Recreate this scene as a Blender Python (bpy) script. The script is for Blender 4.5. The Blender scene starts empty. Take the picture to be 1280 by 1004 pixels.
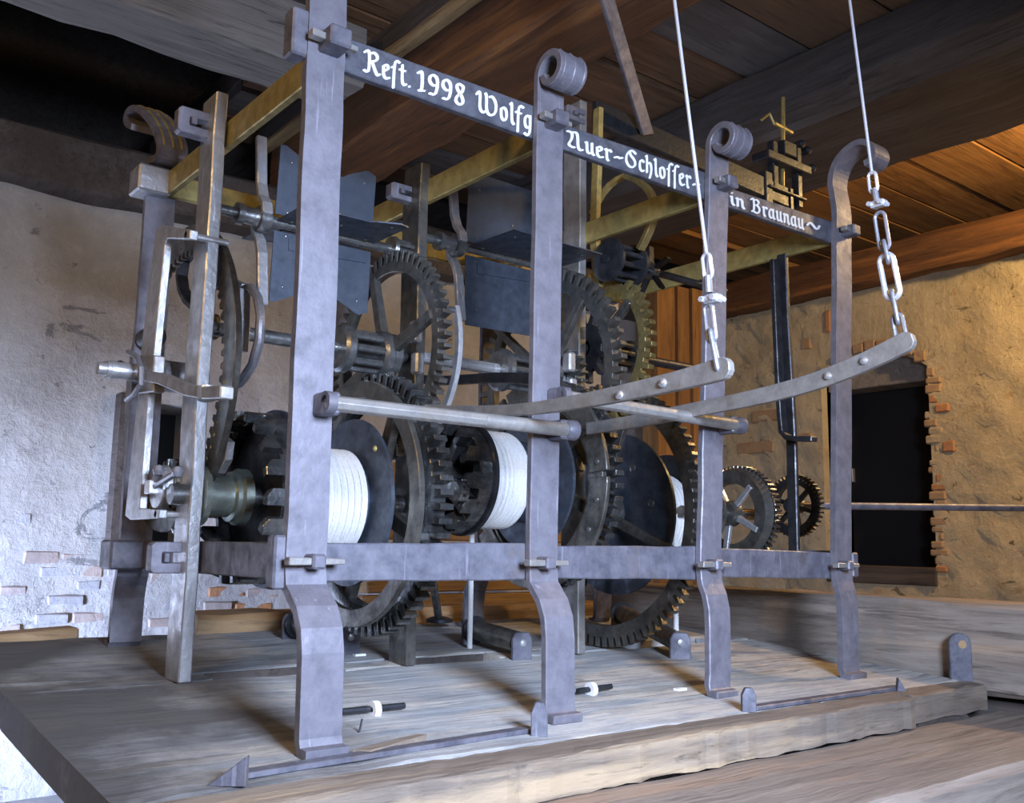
import bpy, math, random
from mathutils import Vector, Matrix
random.seed(7)
sc = bpy.context.scene
COL = sc.collection
PI = math.pi

# ------------------------------------------------------------------ camera, world, lights, exposure
CAM = Vector((-0.6074, -1.2151, 0.0258)); FPX = 1203.23
PITCH, YAW, ROLL = 0.1489, 0.9008, 0.0149
fwd = Vector((math.cos(YAW)*math.cos(PITCH), math.sin(YAW)*math.cos(PITCH), math.sin(PITCH)))
rgt = Vector((math.sin(YAW), -math.cos(YAW), 0)); upv = rgt.cross(fwd)
R2 = math.cos(ROLL)*rgt + math.sin(ROLL)*upv
U2 = -math.sin(ROLL)*rgt + math.cos(ROLL)*upv
cd = bpy.data.cameras.new('camera'); cam = bpy.data.objects.new('camera', cd); COL.objects.link(cam)
cam.matrix_world = Matrix((R2, U2, -fwd)).transposed().to_4x4()
cam.location = CAM
cd.sensor_width = 36; cd.lens = FPX*36/1280; cd.clip_start = 0.02
sc.camera = cam

w = bpy.data.worlds.new('world'); sc.world = w; w.use_nodes = True
w.node_tree.nodes['Background'].inputs[0].default_value = (0.42, 0.50, 0.70, 1)
w.node_tree.nodes['Background'].inputs[1].default_value = 0.03

def area(name, loc, target, size, power, color, sy=None):
    l = bpy.data.lights.new(name, 'AREA'); l.energy = power; l.color = color
    l.shape = 'RECTANGLE'; l.size = size; l.size_y = sy or size
    o = bpy.data.objects.new(name, l); COL.objects.link(o); o.location = loc
    o.rotation_euler = (Vector(target)-Vector(loc)).to_track_quat('-Z', 'Y').to_euler()
    return o
def point(name, loc, power, color, r=0.04):
    l = bpy.data.lights.new(name, 'POINT'); l.energy = power; l.color = color; l.shadow_soft_size = r
    o = bpy.data.objects.new(name, l); COL.objects.link(o); o.location = loc
    return o
COOL = (0.58, 0.71, 1.0); WARM = (1.0, 0.66, 0.27)
wd = area('window_daylight', (-0.10, -1.75, 0.46), (0.45, 0.1, -0.12), 0.5, 33, COOL, 0.5)
wd.data.spread = math.radians(108)
wl = area('window_left', (-1.40, 1.30, -0.50), (-0.45, 2.25, -0.62), 0.5, 52, (0.52, 0.64, 1.0), 0.4)
wl.data.spread = math.radians(88)
point('lamp_right', (2.92, -0.30, 1.40), 62, WARM, 0.05)
point('lamp_left', (-1.6, -0.5, 1.05), 28, (1.0, 0.62, 0.22), 0.05)

sc.view_settings.view_transform = 'Standard'; sc.view_settings.look = 'None'
sc.view_settings.gamma = 1.0; sc.view_settings.use_curve_mapping = False
sc.view_settings.exposure = 0.52

# ------------------------------------------------------------------ pixel -> point on a plane of the place
def ray(px, py): return fwd + R2*((px-640)/FPX) - U2*((py-502)/FPX)
def U(px, py, n, c):
    n = Vector(n); d = ray(px, py); t = (c - n.dot(CAM))/n.dot(d)
    return CAM + d*t
def UX(px, py, X): return U(px, py, (1, 0, 0), X)
def UY(px, py, Y): return U(px, py, (0, 1, 0), Y)
def UZ(px, py, Z): return U(px, py, (0, 0, 1), Z)
BK = .074
def bedz(Y): return -.235 + BK*Y
def UB(px, py): return U(px, py, (0, -BK, 1), -.235)

# ------------------------------------------------------------------ materials
def mat_new(name):
    m = bpy.data.materials.new(name); m.use_nodes = True
    nt = m.node_tree; b = nt.nodes['Principled BSDF']
    return m, nt, b
def N(nt, t, **kw):
    n = nt.nodes.new(t)
    for k, v in kw.items():
        if k in n.inputs: n.inputs[k].default_value = v
        else: setattr(n, k, v)
    return n
def ramp(nt, fac, stops):
    r = nt.nodes.new('ShaderNodeValToRGB'); e = r.color_ramp.elements
    while len(e) < len(stops): e.new(0.5)
    for el, (p, c) in zip(e, stops): el.position = p; el.color = (*c, 1)
    nt.links.new(fac, r.inputs[0]); return r.outputs[0]
def mix(nt, fac, a, b, mode='MIX'):
    n = nt.nodes.new('ShaderNodeMix'); n.data_type = 'RGBA'; n.blend_type = mode
    if isinstance(fac, float): n.inputs[0].default_value = fac
    else: nt.links.new(fac, n.inputs[0])
    for s, v in ((6, a), (7, b)):
        if isinstance(v, tuple): n.inputs[s].default_value = (*v, 1)
        else: nt.links.new(v, n.inputs[s])
    return n.outputs[2]
def coords(nt, scale=(1, 1, 1), kind='Object', rot=(0, 0, 0)):
    t = nt.nodes.new('ShaderNodeTexCoord'); m = nt.nodes.new('ShaderNodeMapping')
    m.inputs['Scale'].default_value = scale; m.inputs['Rotation'].default_value = rot
    nt.links.new(t.outputs[kind], m.inputs[0]); return m.outputs[0]
def noise(nt, vec, scale, detail=5, rough=.6, dist=0):
    n = N(nt, 'ShaderNodeTexNoise', Scale=scale, Detail=detail, Roughness=rough, Distortion=dist)
    nt.links.new(vec, n.inputs['Vector']); return n.outputs['Fac']
def bump(nt, b, h, strength, dist=.01, prev=None):
    n = N(nt, 'ShaderNodeBump', Strength=strength, Distance=dist)
    nt.links.new(h, n.inputs['Height'])
    if prev: nt.links.new(prev, n.inputs['Normal'])
    nt.links.new(n.outputs[0], b.inputs['Normal']); return n.outputs[0]

def iron(name, c, c2, rust=None, metal=.7, rough=.45, rust_amt=.6, bstr=.25, scratch=.0):
    m, nt, b = mat_new(name)
    v = coords(nt)
    n1 = noise(nt, v, 34, 6, .65); n2 = noise(nt, v, 9, 4, .6)
    col = ramp(nt, n1, [(.32, c2), (.66, c)])
    if rust:
        f = ramp(nt, n2, [(rust_amt, (0, 0, 0)), (rust_amt+.14, (.8, .8, .8))])
        col = mix(nt, f, col, rust)
    if scratch:
        vs = coords(nt, (130, 130, 9), rot=(.35, .2, 0)); s = noise(nt, vs, 1.0, 2, .4)
        f2 = ramp(nt, s, [(.68, (0, 0, 0)), (.74, (scratch,)*3)])
        col = mix(nt, f2, col, tuple(min(1, x*2.2) for x in c))
    nt.links.new(col, b.inputs['Base Color'])
    b.inputs['Metallic'].default_value = metal
    r = ramp(nt, n1, [(.3, (rough+.14,)*3), (.7, (rough-.08,)*3)])
    nt.links.new(r, b.inputs['Roughness'])
    n3 = noise(nt, v, 70, 4, .6)
    bump(nt, b, n3, bstr, .004)
    return m
def wood(name, dark, light, axis='X', grain=1.0, stain=None, rough=.8, bstr=.7, per=.0, warm=None, scale=1.0, dust=None):
    m, nt, b = mat_new(name)
    ax = {'X': lambda a, c: (a, c, c), 'Y': lambda a, c: (c, a, c), 'Z': lambda a, c: (c, c, a)}[axis]
    v = coords(nt, ax(1.2, 16)); vf = coords(nt, ax(4.5, 75)); vo = coords(nt, ax(.6, 1.3))
    g = noise(nt, v, 1.6, 8, .7, .8); fine = noise(nt, vf, 1.0, 6, .7, .4); big = noise(nt, vo, 3.6, 6, .62)
    mid = tuple((a+c)/2 for a, c in zip(dark, light))
    col = ramp(nt, g, [(.28, dark), (.5, mid), (.74, light)])
    if stain: col = mix(nt, ramp(nt, big, [(.46, (0, 0, 0)), (.62, (.9, .9, .9))]), col, stain)
    if warm:
        w2 = noise(nt, v, .8, 5, .6)
        col = mix(nt, ramp(nt, w2, [(.54, (0, 0, 0)), (.66, (.75, .75, .75))]), col, warm)
    col = mix(nt, ramp(nt, fine, [(.28, (.85, .85, .85)), (.46, (0, 0, 0))]), col, tuple(x*.55 for x in dark))
    col = mix(nt, ramp(nt, fine, [(.60, (0, 0, 0)), (.8, (.7, .7, .7))]), col, tuple(min(1, x*1.25) for x in light))
    if dust:
        vd = coords(nt, ax(.7, 1.6)); d_ = noise(nt, vd, 5.5, 8, .72)
        col = mix(nt, ramp(nt, d_, [(.50, (0, 0, 0)), (.60, (.85, .85, .85))]), col, dust)
        vs = coords(nt); sp = noise(nt, vs, 240, 3, .6)
        col = mix(nt, ramp(nt, sp, [(.64, (0, 0, 0)), (.72, (.6, .6, .6))]), col, tuple(min(1, x*1.35) for x in dust))
    # season cracks
    vc = coords(nt, ax(.8, 22)); cr = noise(nt, vc, 1.1, 3, .5, .3)
    cm = ramp(nt, cr, [(.485, (0, 0, 0)), (.5, (.8, .8, .8)), (.515, (0, 0, 0))])
    mk = ramp(nt, noise(nt, vo, 2.2, 2, .5), [(.5, (0, 0, 0)), (.6, (1, 1, 1))])
    cmk = mix(nt, 1.0, cm, mk, 'MULTIPLY')
    col = mix(nt, cmk, col, tuple(x*.3 for x in dark))
    nt.links.new(col, b.inputs['Base Color']); b.inputs['Roughness'].default_value = rough
    p = bump(nt, b, g, bstr, .006); bump(nt, b, fine, .5, .003, p)
    return m
def plaster(name, base, dark, spot, rough=.95, bstr=.8, spots=.64, extra=None, specks=.7):
    m, nt, b = mat_new(name); v = coords(nt); vw = coords(nt, (1, 1, 1.7))
    a = noise(nt, v, 2.4, 8, .68, .4); c = noise(nt, v, 17, 7, .68, .2); d = noise(nt, vw, 4.6, 8, .66, .9); e2 = noise(nt, vw, 19, 5, .6, .5)
    col = ramp(nt, a, [(.34, dark), (.56, base)])
    col = mix(nt, ramp(nt, c, [(.32, (.6, .6, .6)), (.56, (0, 0, 0))]), col, dark)
    col = mix(nt, ramp(nt, c, [(.56, (0, 0, 0)), (.75, (.6, .6, .6))]), col, tuple(min(1, x*1.2) for x in base))
    col = mix(nt, ramp(nt, d, [(spots, (0, 0, 0)), (spots+.02, (.9, .9, .9))]), col, spot)
    col = mix(nt, ramp(nt, e2, [(specks, (0, 0, 0)), (specks+.025, (.9, .9, .9))]), col, tuple(x*.75 for x in spot))
    if extra:
        e = noise(nt, vw, 7, 5, .6)
        col = mix(nt, ramp(nt, e, [(.66, (0, 0, 0)), (.69, (.7, .7, .7))]), col, extra)
    vo = nt.nodes.new('ShaderNodeTexVoronoi'); vo.feature = 'DISTANCE_TO_EDGE'; vo.inputs['Scale'].default_value = 5.0
    wv = nt.nodes.new('ShaderNodeVectorMath'); wv.operation = 'ADD'
    nz = N(nt, 'ShaderNodeTexNoise', Scale=7.0, Detail=5); nt.links.new(v, nz.inputs['Vector'])
    sc_ = nt.nodes.new('ShaderNodeVectorMath'); sc_.operation = 'SCALE'; sc_.inputs['Scale'].default_value = .45
    nt.links.new(nz.outputs['Color'], sc_.inputs[0]); nt.links.new(v, wv.inputs[0]); nt.links.new(sc_.outputs[0], wv.inputs[1]); nt.links.new(wv.outputs[0], vo.inputs['Vector'])
    ck = ramp(nt, vo.outputs['Distance'], [(.0, (.8, .8, .8)), (.012, (0, 0, 0))])
    ck = mix(nt, 1.0, ck, ramp(nt, noise(nt, v, 3.1, 2, .5), [(.52, (0, 0, 0)), (.6, (1, 1, 1))]), 'MULTIPLY')
    col = mix(nt, ck, col, tuple(x*.6 for x in spot))
    nt.links.new(col, b.inputs['Base Color']); b.inputs['Roughness'].default_value = rough
    f = noise(nt, v, 48, 8, .74)
    p = bump(nt, b, c, bstr*.7, .02); p = bump(nt, b, f, .6, .006, p); bump(nt, b, d, .25, .01, p)
    return m
def plain(name, c, metal=0., rough=.6, bstr=0, bscale=100, emit=None):
    m, nt, b = mat_new(name); v = coords(nt)
    n = noise(nt, v, bscale, 4, .6)
    col = ramp(nt, n, [(.3, tuple(x*.75 for x in c)), (.7, c)])
    nt.links.new(col, b.inputs['Base Color'])
    b.inputs['Metallic'].default_value = metal; b.inputs['Roughness'].default_value = rough
    if bstr: bump(nt, b, n, bstr, .003)
    return m
M = {}
M['post'] = iron('worn_post_iron', (.215, .205, .235), (.125, .12, .14), (.13, .10, .08), .3, .46, .62, .14, .3)
M['bar'] = iron('crossbar_iron', (.185, .18, .21), (.075, .075, .095), (.16, .125, .10), .3, .48, .58, .14, .3)
M['text_bar'] = iron('inscribed_bar_iron', (.15, .155, .18), (.06, .06, .075), (.11, .09, .08), .35, .5, .66, .2)
M['lamplit_bar'] = iron('lamplit_bar_iron', (.50, .40, .14), (.26, .20, .07), (.16, .12, .07), .45, .45, .62, .3)  # yellow lamplight of the upper bars put into the iron colour
M['dark'] = iron('blackened_iron', (.06, .062, .07), (.02, .021, .024), None, .6, .38, .6, .2)
M['steel'] = iron('oiled_steel', (.36, .365, .36), (.12, .122, .12), (.14, .13, .10), .85, .28, .62, .25)
M['gear'] = iron('gear_iron', (.22, .21, .185), (.075, .073, .065), (.10, .088, .068), .75, .34, .60, .3)
M['tooth'] = iron('gear_tooth_steel', (.24, .245, .24), (.05, .052, .055), None, .85, .25, .6, .25)
M['goldgear'] = iron('yellowed_gear_iron', (.42, .33, .13), (.20, .15, .06), None, .7, .38, .6, .3)
M['sheet'] = iron('blued_sheet_iron', (.10, .118, .15), (.042, .05, .066), (.09, .085, .085), .55, .38, .68, .06)
M['bright'] = iron('bright_iron', (.62, .62, .62), (.36, .36, .37), (.30, .25, .17), .7, .36, .66, .3, .6)
M['lever'] = iron('lever_iron', (.40, .38, .35), (.22, .21, .20), (.25, .20, .14), .55, .45, .6, .25)
M['green'] = iron('greenish_bronze', (.38, .42, .36), (.20, .23, .19), (.22, .2, .12), .7, .34, .62, .2)
M['zinc'] = plain('zinc_plated_steel', (.80, .80, .84), .55, .32, .15, 160)
M['galv'] = plain('dull_galvanised_steel', (.30, .30, .33), .5, .42, .2, 140)
M['rope'] = plain('white_rope', (.86, .84, .80), 0, .85, .9, 420)
M['wire'] = plain('wire_rope', (.50, .50, .54), .35, .45, .4, 500)
M['paint'] = plain('white_letter_paint', (.82, .82, .80), 0, .6, 0, 220)
M['white'] = plain('white_plastic', (.95, .95, .95), 0, .5)
def darken_left(m):  # bed colour gets darker towards the left end, edge broken by noise
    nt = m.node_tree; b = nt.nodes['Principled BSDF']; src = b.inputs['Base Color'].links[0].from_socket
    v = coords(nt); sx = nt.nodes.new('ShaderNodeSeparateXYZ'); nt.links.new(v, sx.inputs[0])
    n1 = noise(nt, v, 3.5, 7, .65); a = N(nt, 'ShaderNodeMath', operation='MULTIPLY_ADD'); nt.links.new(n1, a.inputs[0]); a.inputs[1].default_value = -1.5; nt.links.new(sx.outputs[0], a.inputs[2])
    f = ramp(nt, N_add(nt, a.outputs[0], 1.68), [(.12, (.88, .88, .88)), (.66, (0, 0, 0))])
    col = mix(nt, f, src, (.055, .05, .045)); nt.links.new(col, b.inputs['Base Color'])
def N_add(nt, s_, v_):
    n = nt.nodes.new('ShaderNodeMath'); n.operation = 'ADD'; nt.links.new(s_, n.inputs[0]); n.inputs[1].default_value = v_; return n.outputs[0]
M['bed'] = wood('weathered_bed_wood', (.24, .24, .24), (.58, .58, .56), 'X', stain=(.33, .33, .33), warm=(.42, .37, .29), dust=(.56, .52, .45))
darken_left(M['bed'])
M['bed_edge'] = wood('rough_edge_wood', (.10, .072, .052), (.31, .25, .19), 'X', stain=(.14, .115, .095), warm=(.44, .32, .19))
M['joist'] = wood('pale_joist_wood', (.14, .085, .035), (.40, .28, .13), 'Y', stain=(.22, .14, .06))
M['beam_grey'] = wood('grey_beam_wood', (.12, .11, .10), (.28, .265, .245), 'X', stain=(.2, .185, .17))
M['beam_back'] = wood('weathered_beam_wood', (.13, .10, .075), (.44, .38, .32), 'Y', stain=(.21, .16, .12), warm=(.42, .29, .18))
M['beam_front'] = wood('old_front_beam_wood', (.13, .10, .08), (.36, .30, .245), 'X', stain=(.20, .155, .125), warm=(.34, .22, .14))
M['beam_brown'] = wood('brown_beam_wood', (.055, .022, .008), (.20, .085, .026), 'Y', stain=(.085, .035, .013), warm=(.30, .13, .035))
M['beam_dark'] = wood('dark_beam_wood', (.04, .031, .026), (.13, .108, .095), 'Y', stain=(.065, .048, .038))
M['board_grey'] = wood('grey_board_wood', (.07, .06, .055), (.22, .20, .185), 'X', stain=(.10, .085, .075))
M['board'] = wood('ceiling_board_wood', (.10, .05, .025), (.27, .15, .075), 'X', stain=(.14, .085, .05))
M['board_lamplit'] = wood('lamplit_board_wood', (.15, .065, .02), (.36, .18, .06), 'X', stain=(.33, .17, .06))  # orange lamplight painted into the boards beyond the wide dark beam
M['post_wood'] = wood('orange_post_wood', (.12, .055, .018), (.38, .20, .065), 'Z', stain=(.19, .09, .03))
M['plank_tan'] = wood('tan_plank_wood', (.22, .13, .06), (.50, .34, .18), 'X', stain=(.30, .19, .09))
M['plaster_grey'] = plaster('grey_wall_plaster', (.46, .445, .42), (.33, .32, .30), (.19, .19, .19), spots=.625, specks=.685)
M['plaster_warm'] = plaster('ochre_wall_plaster', (.50, .42, .28), (.38, .31, .20), (.13, .115, .07), spots=.655, extra=(.38, .27, .15), specks=.675)
M['brick'] = plaster('old_brick', (.42, .34, .29), (.30, .26, .24), (.36, .33, .31), bstr=.5)
M['brick_ochre'] = plaster('ochre_smeared_brick', (.40, .27, .16), (.30, .20, .12), (.25, .19, .12), bstr=.5)
M['brick_red'] = plaster('red_brick', (.50, .24, .10), (.36, .18, .09), (.40, .30, .2), bstr=.5)
M['brick_grey'] = plaster('lime_covered_brick', (.40, .40, .40), (.29, .29, .30), (.33, .32, .32), bstr=.5)
M['floor'] = plaster('grey_floor_screed', (.34, .34, .34), (.25, .25, .25), (.2, .2, .2), bstr=.3)
M['void'] = plain('unlit_depth_black', (.012, .011, .011), 0, .95)  # black backing stands for the unlit depth of niche and doorway

# ------------------------------------------------------------------ mesh builder
ORIG = {}
class MB:
    def __init__(s): s.v = []; s.f = []; s.sm = []
    def add(s, vs, fs, smooth=False):
        o = len(s.v); s.v += [Vector(v) for v in vs]
        for f in fs: s.f.append([i+o for i in f]); s.sm.append(smooth)
        return s
    def box(s, x0, x1, y0, y1, z0, z1):
        v = [(x, y, z) for x in (x0, x1) for y in (y0, y1) for z in (z0, z1)]
        return s.add(v, [(0, 1, 3, 2), (4, 6, 7, 5), (0, 4, 5, 1), (2, 3, 7, 6), (0, 2, 6, 4), (1, 5, 7, 3)])
    def hexa(s, b, t):      # two quads, same winding
        v = list(b)+list(t)
        return s.add(v, [(0, 3, 2, 1), (4, 5, 6, 7)]+[(i, (i+1) % 4, (i+1) % 4+4, i+4) for i in range(4)])
    def prism(s, poly, vec):
        n = len(poly); vec = Vector(vec); v = [Vector(p) for p in poly]; v += [p+vec for p in v]
        return s.add(v, [tuple(range(n))[::-1], tuple(range(n, 2*n))]+[(i, (i+1) % n, (i+1) % n+n, i+n) for i in range(n)])
    def cyl(s, a, b, r, n=16, r2=None, smooth=True):
        a = Vector(a); b = Vector(b); return s.lathe(a, b-a, [(0, 0), (0, r), ((b-a).length, r if r2 is None else r2), ((b-a).length, 0)], n, smooth)
    def lathe(s, a, axis, prof, n=24, smooth=True):
        a = Vector(a); ax = Vector(axis).normalized()
        u = ax.orthogonal().normalized(); w_ = ax.cross(u)
        if abs(ax.x) > .99: u = Vector((0, 1, 0)); w_ = ax.cross(u)
        vs = []
        for d, r in prof:
            for k in range(n):
                t = 2*PI*k/n; vs.append(a+ax*d+(u*math.cos(t)+w_*math.sin(t))*r)
        fs = []
        m = len(prof)
        for i in range(m-1):
            for k in range(n):
                k2 = (k+1) % n
                q = [i*n+k, i*n+k2, (i+1)*n+k2, (i+1)*n+k]
                fs.append(q)
        return s.add(vs, fs, smooth)
    def tube(s, pts, r, n=8, closed=False, smooth=True, up=None):
        P = [Vector(p) for p in pts]; m = len(P); vs = []; prev = None
        for i in range(m):
            if closed: t = P[(i+1) % m]-P[i-1]
            else: t = P[min(i+1, m-1)]-P[max(i-1, 0)]
            t.normalize()
            if prev is None: u = t.orthogonal().normalized()
            else:
                u = prev - t*prev.dot(t); u.normalize()
            prev = u; w_ = t.cross(u)
            rr = r[i] if isinstance(r, (list, tuple)) else r
            for k in range(n):
                a = 2*PI*(k+.5)/n; vs.append(P[i]+(u*math.cos(a)+w_*math.sin(a))*rr)
        fs = []
        for i in range(m if closed else m-1):
            j = (i+1) % m
            for k in range(n): fs.append((i*n+k, i*n+(k+1) % n, j*n+(k+1) % n, j*n+k))
        if not closed: fs.append(tuple(range(n))[::-1]); fs.append(tuple((m-1)*n+k for k in range(n)))
        return s.add(vs, fs, smooth)
    def strap(s, pts, wvec, th, width=None, smooth=False):
        """flat bar swept along pts: wvec = half width vector (or list), th thickness"""
        P = [Vector(p) for p in pts]; m = len(P); vs = []
        for i in range(m):
            t = (P[min(i+1, m-1)]-P[max(i-1, 0)]).normalized()
            wv = Vector(wvec[i] if isinstance(wvec, list) else wvec)
            n_ = t.cross(wv).normalized()*((th[i] if isinstance(th, list) else th)/2)
            vs += [P[i]-wv-n_, P[i]+wv-n_, P[i]+wv+n_, P[i]-wv+n_]
        fs = [(0, 3, 2, 1), tuple(4*(m-1)+k for k in (0, 1, 2, 3))]
        for i in range(m-1):
            for k in range(4): fs.append((i*4+k, i*4+(k+1) % 4, i*4+4+(k+1) % 4, i*4+4+k))
        return s.add(vs, fs, smooth)
    def ring(s, X0, X1, c, r0, r1, n=64, a0=0, a1=2*PI):
        """flat ring in the YZ plane"""
        full = abs(a1-a0-2*PI) < 1e-6; k = n if full else n+1
        vs = []
        for i in range(k):
            a = a0+(a1-a0)*i/n; cy, sy = math.cos(a), math.sin(a)
            for X, r in ((X0, r0), (X0, r1), (X1, r1), (X1, r0)): vs.append((X, c[0]+r*cy, c[1]+r*sy))
        fs = []
        for i in range(n):
            j = (i+1) % k
            for q in range(4): fs.append((i*4+q, i*4+(q+1) % 4, j*4+(q+1) % 4, j*4+q))
        if not full: fs += [(0, 1, 2, 3), (n*4+3, n*4+2, n*4+1, n*4)]
        return s.add(vs, fs)
    def gear(s, X0, X1, c, r0, rr, rt, n, duty=.5, ph=0, tX0=None, tX1=None):
        prof = []
        for i in range(n):
            for u, r in ((-.5, rr), (-duty*.5-.06, rr), (-duty*.5+.05, rt), (duty*.5-.05, rt), (duty*.5+.06, rr)):
                prof.append((ph+2*PI*(i+.5+u)/n, r))
        k = len(prof); vs = []
        for a, r in prof:
            cy, sy = math.cos(a), math.sin(a)
            for X, q in ((X0, r0), (X0, r), (X1, r), (X1, r0)): vs.append((X, c[0]+q*cy, c[1]+q*sy))
        fs = []
        for i in range(k):
            j = (i+1) % k
            for q in range(4): fs.append((i*4+q, i*4+(q+1) % 4, j*4+(q+1) % 4, j*4+q))
        return s.add(vs, fs)
    def ingear(s, X0, X1, c, r1, rr, rt, n, duty=.5):
        """ring with teeth pointing inward"""
        prof = []
        for i in range(n):
            for u, r in ((-.5, rr), (-duty*.5-.08, rr), (-duty*.5+.05, rt), (duty*.5-.05, rt), (duty*.5+.08, rr)):
                prof.append((2*PI*(i+.5+u)/n, r))
        vs = []
        for a, r in prof:
            cy, sy = math.cos(a), math.sin(a)
            for X, q in ((X0, r), (X0, r1), (X1, r1), (X1, r)): vs.append((X, c[0]+q*cy, c[1]+q*sy))
        k = len(prof); fs = []
        for i in range(k):
            j = (i+1) % k
            for q in range(4): fs.append((i*4+q, i*4+(q+1) % 4, j*4+(q+1) % 4, j*4+q))
        return s.add(vs, fs)
    def crown(s, Xroot, Xtip, Xgap, c, r0, r1, n, duty=.55, ph=0, slope=0.0):
        """cylinder wall whose edge is cut into claw teeth along X"""
        sm = []
        for i in range(n):
            a0 = ph+2*PI*i/n; a1 = a0+2*PI*duty/n; a2 = ph+2*PI*(i+1)/n
            sm += [(a0, Xtip+slope), ((a0+a1)/2, Xtip), (a1, Xtip), (a1, Xgap), (a2, Xgap)]
        k = len(sm); vs = []
        for a, x in sm:
            cy, sy = math.cos(a), math.sin(a)
            for X, r in ((Xroot, r0), (Xroot, r1), (x, r1), (x, r0)): vs.append((X, c[0]+r*cy, c[1]+r*sy))
        fs = []
        for i in range(k):
            j = (i+1) % k
            for q in range(4): fs.append((i*4+q, i*4+(q+1) % 4, j*4+(q+1) % 4, j*4+q))
        return s.add(vs, fs)
    def build(s, name, mat, parent=None, bevel=0, loc=None):
        o_ = Vector(loc) if loc is not None else (ORIG[parent.name] if parent is not None else Vector((0, 0, 0)))
        me = bpy.data.meshes.new(name)
        me.from_pydata([v-o_ for v in s.v], [], s.f); me.materials.append(mat if not isinstance(mat, str) else M[mat])
        me.polygons.foreach_set('use_smooth', s.sm); me.update()
        import bmesh
        b = bmesh.new(); b.from_mesh(me); bmesh.ops.recalc_face_normals(b, faces=b.faces); b.to_mesh(me); b.free()
        if any(s.sm):
            try: me.set_sharp_from_angle(angle=.6)
            except Exception: pass
        o = bpy.data.objects.new(name, me); COL.objects.link(o)
        if parent is not None: o.parent = parent
        else: o.location = o_
        ORIG[o.name] = o_
        if bevel:
            bm = o.modifiers.new('bevel', 'BEVEL'); bm.width = bevel; bm.segments = 1; bm.limit_method = 'ANGLE'; bm.angle_limit = .7
        return o
def thing(name, label, cat, loc=(0, 0, 0), group=None):
    o = bpy.data.objects.new(name, None); COL.objects.link(o); o.location = loc; o.empty_display_size = .05
    o['label'] = label; o['category'] = cat
    if group: o['group'] = group
    ORIG[o.name] = Vector(loc); return o
def tag(o, label, cat, group=None):
    o['label'] = label; o['category'] = cat
    if group: o['group'] = group
    return o
def struct(o): o['kind'] = 'structure'; return o
def lab(o, l): o['label'] = l; return o
def bx(*a): return MB().box(*a)
def rx(c, X, r, a): return Vector((X, c[0]+r*math.cos(a), c[1]+r*math.sin(a)))

# ================================================================== STRUCTURE
WY, WX, FZ = 2.2, 3.5, -.78
floor = struct(bx(-2.5, 5.2, -3.2, 3.0, FZ-.1, FZ).build('floor', 'floor'))
# back wall with a dark niche on the left
def rough_sheet(mb, X0, X1, Y, Z0, Z1, nx, nz, amp, thick, holes=(), flip=False, ax='Y'):
    vs = []; fs = []
    for i in range(nx+1):
        for j in range(nz+1):
            d = (random.random()-.5)*amp if 0 < i < nx and 0 < j < nz else 0
            a = X0+(X1-X0)*i/nx; z = Z0+(Z1-Z0)*j/nz
            vs.append((a, Y+d, z) if ax == 'Y' else (Y+d, a, z))
    for i in range(nx):
        for j in range(nz):
            fs.append((i*(nz+1)+j, (i+1)*(nz+1)+j, (i+1)*(nz+1)+j+1, i*(nz+1)+j+1))
    mb.add(vs, fs, True); return mb
def UYw(px, py): return UY(px, py, WY)
na, nb = UYw(152, 500), UYw(243, 680)
nx0, nx1, nz0, nz1 = na.x, nb.x, nb.z, na.z
back = MB()
for (a, b, c, d, i, j) in ((-2.2, nx0, FZ, 2.0, 22, 40), (nx1, WX+.1, FZ, 2.0, 40, 40), (nx0, nx1, FZ, nz0, 6, 8), (nx0, nx1, nz1, 2.0, 6, 20)):
    rough_sheet(back, a, b, WY, c, min(d, 1.3), i, j, .022, 0)
back.box(-2.2, nx0, WY+.03, WY+.3, FZ, 1.3); back.box(nx1, WX+.1, WY+.03, WY+.3, FZ, 1.3)
back.box(nx0, nx1, WY+.03, WY+.3, FZ, nz0); back.box(nx0, nx1, WY+.03, WY+.3, nz1, 1.3)
wall_back = struct(back.build('wall_back', 'plaster_grey'))
roof_back = struct(bx(-2.6, 5.2, 3.5, 3.56, .9, 3.1).build('trim_5', 'beam_dark'))
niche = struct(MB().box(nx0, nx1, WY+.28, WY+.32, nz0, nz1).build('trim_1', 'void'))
fr = MB(); fr.box(nx0-.02, nx0+.035, WY-.05, WY+.1, nz0-.03, nz1+.02)
struct(fr.build('trim_2', 'beam_dark', bevel=.004))
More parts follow.
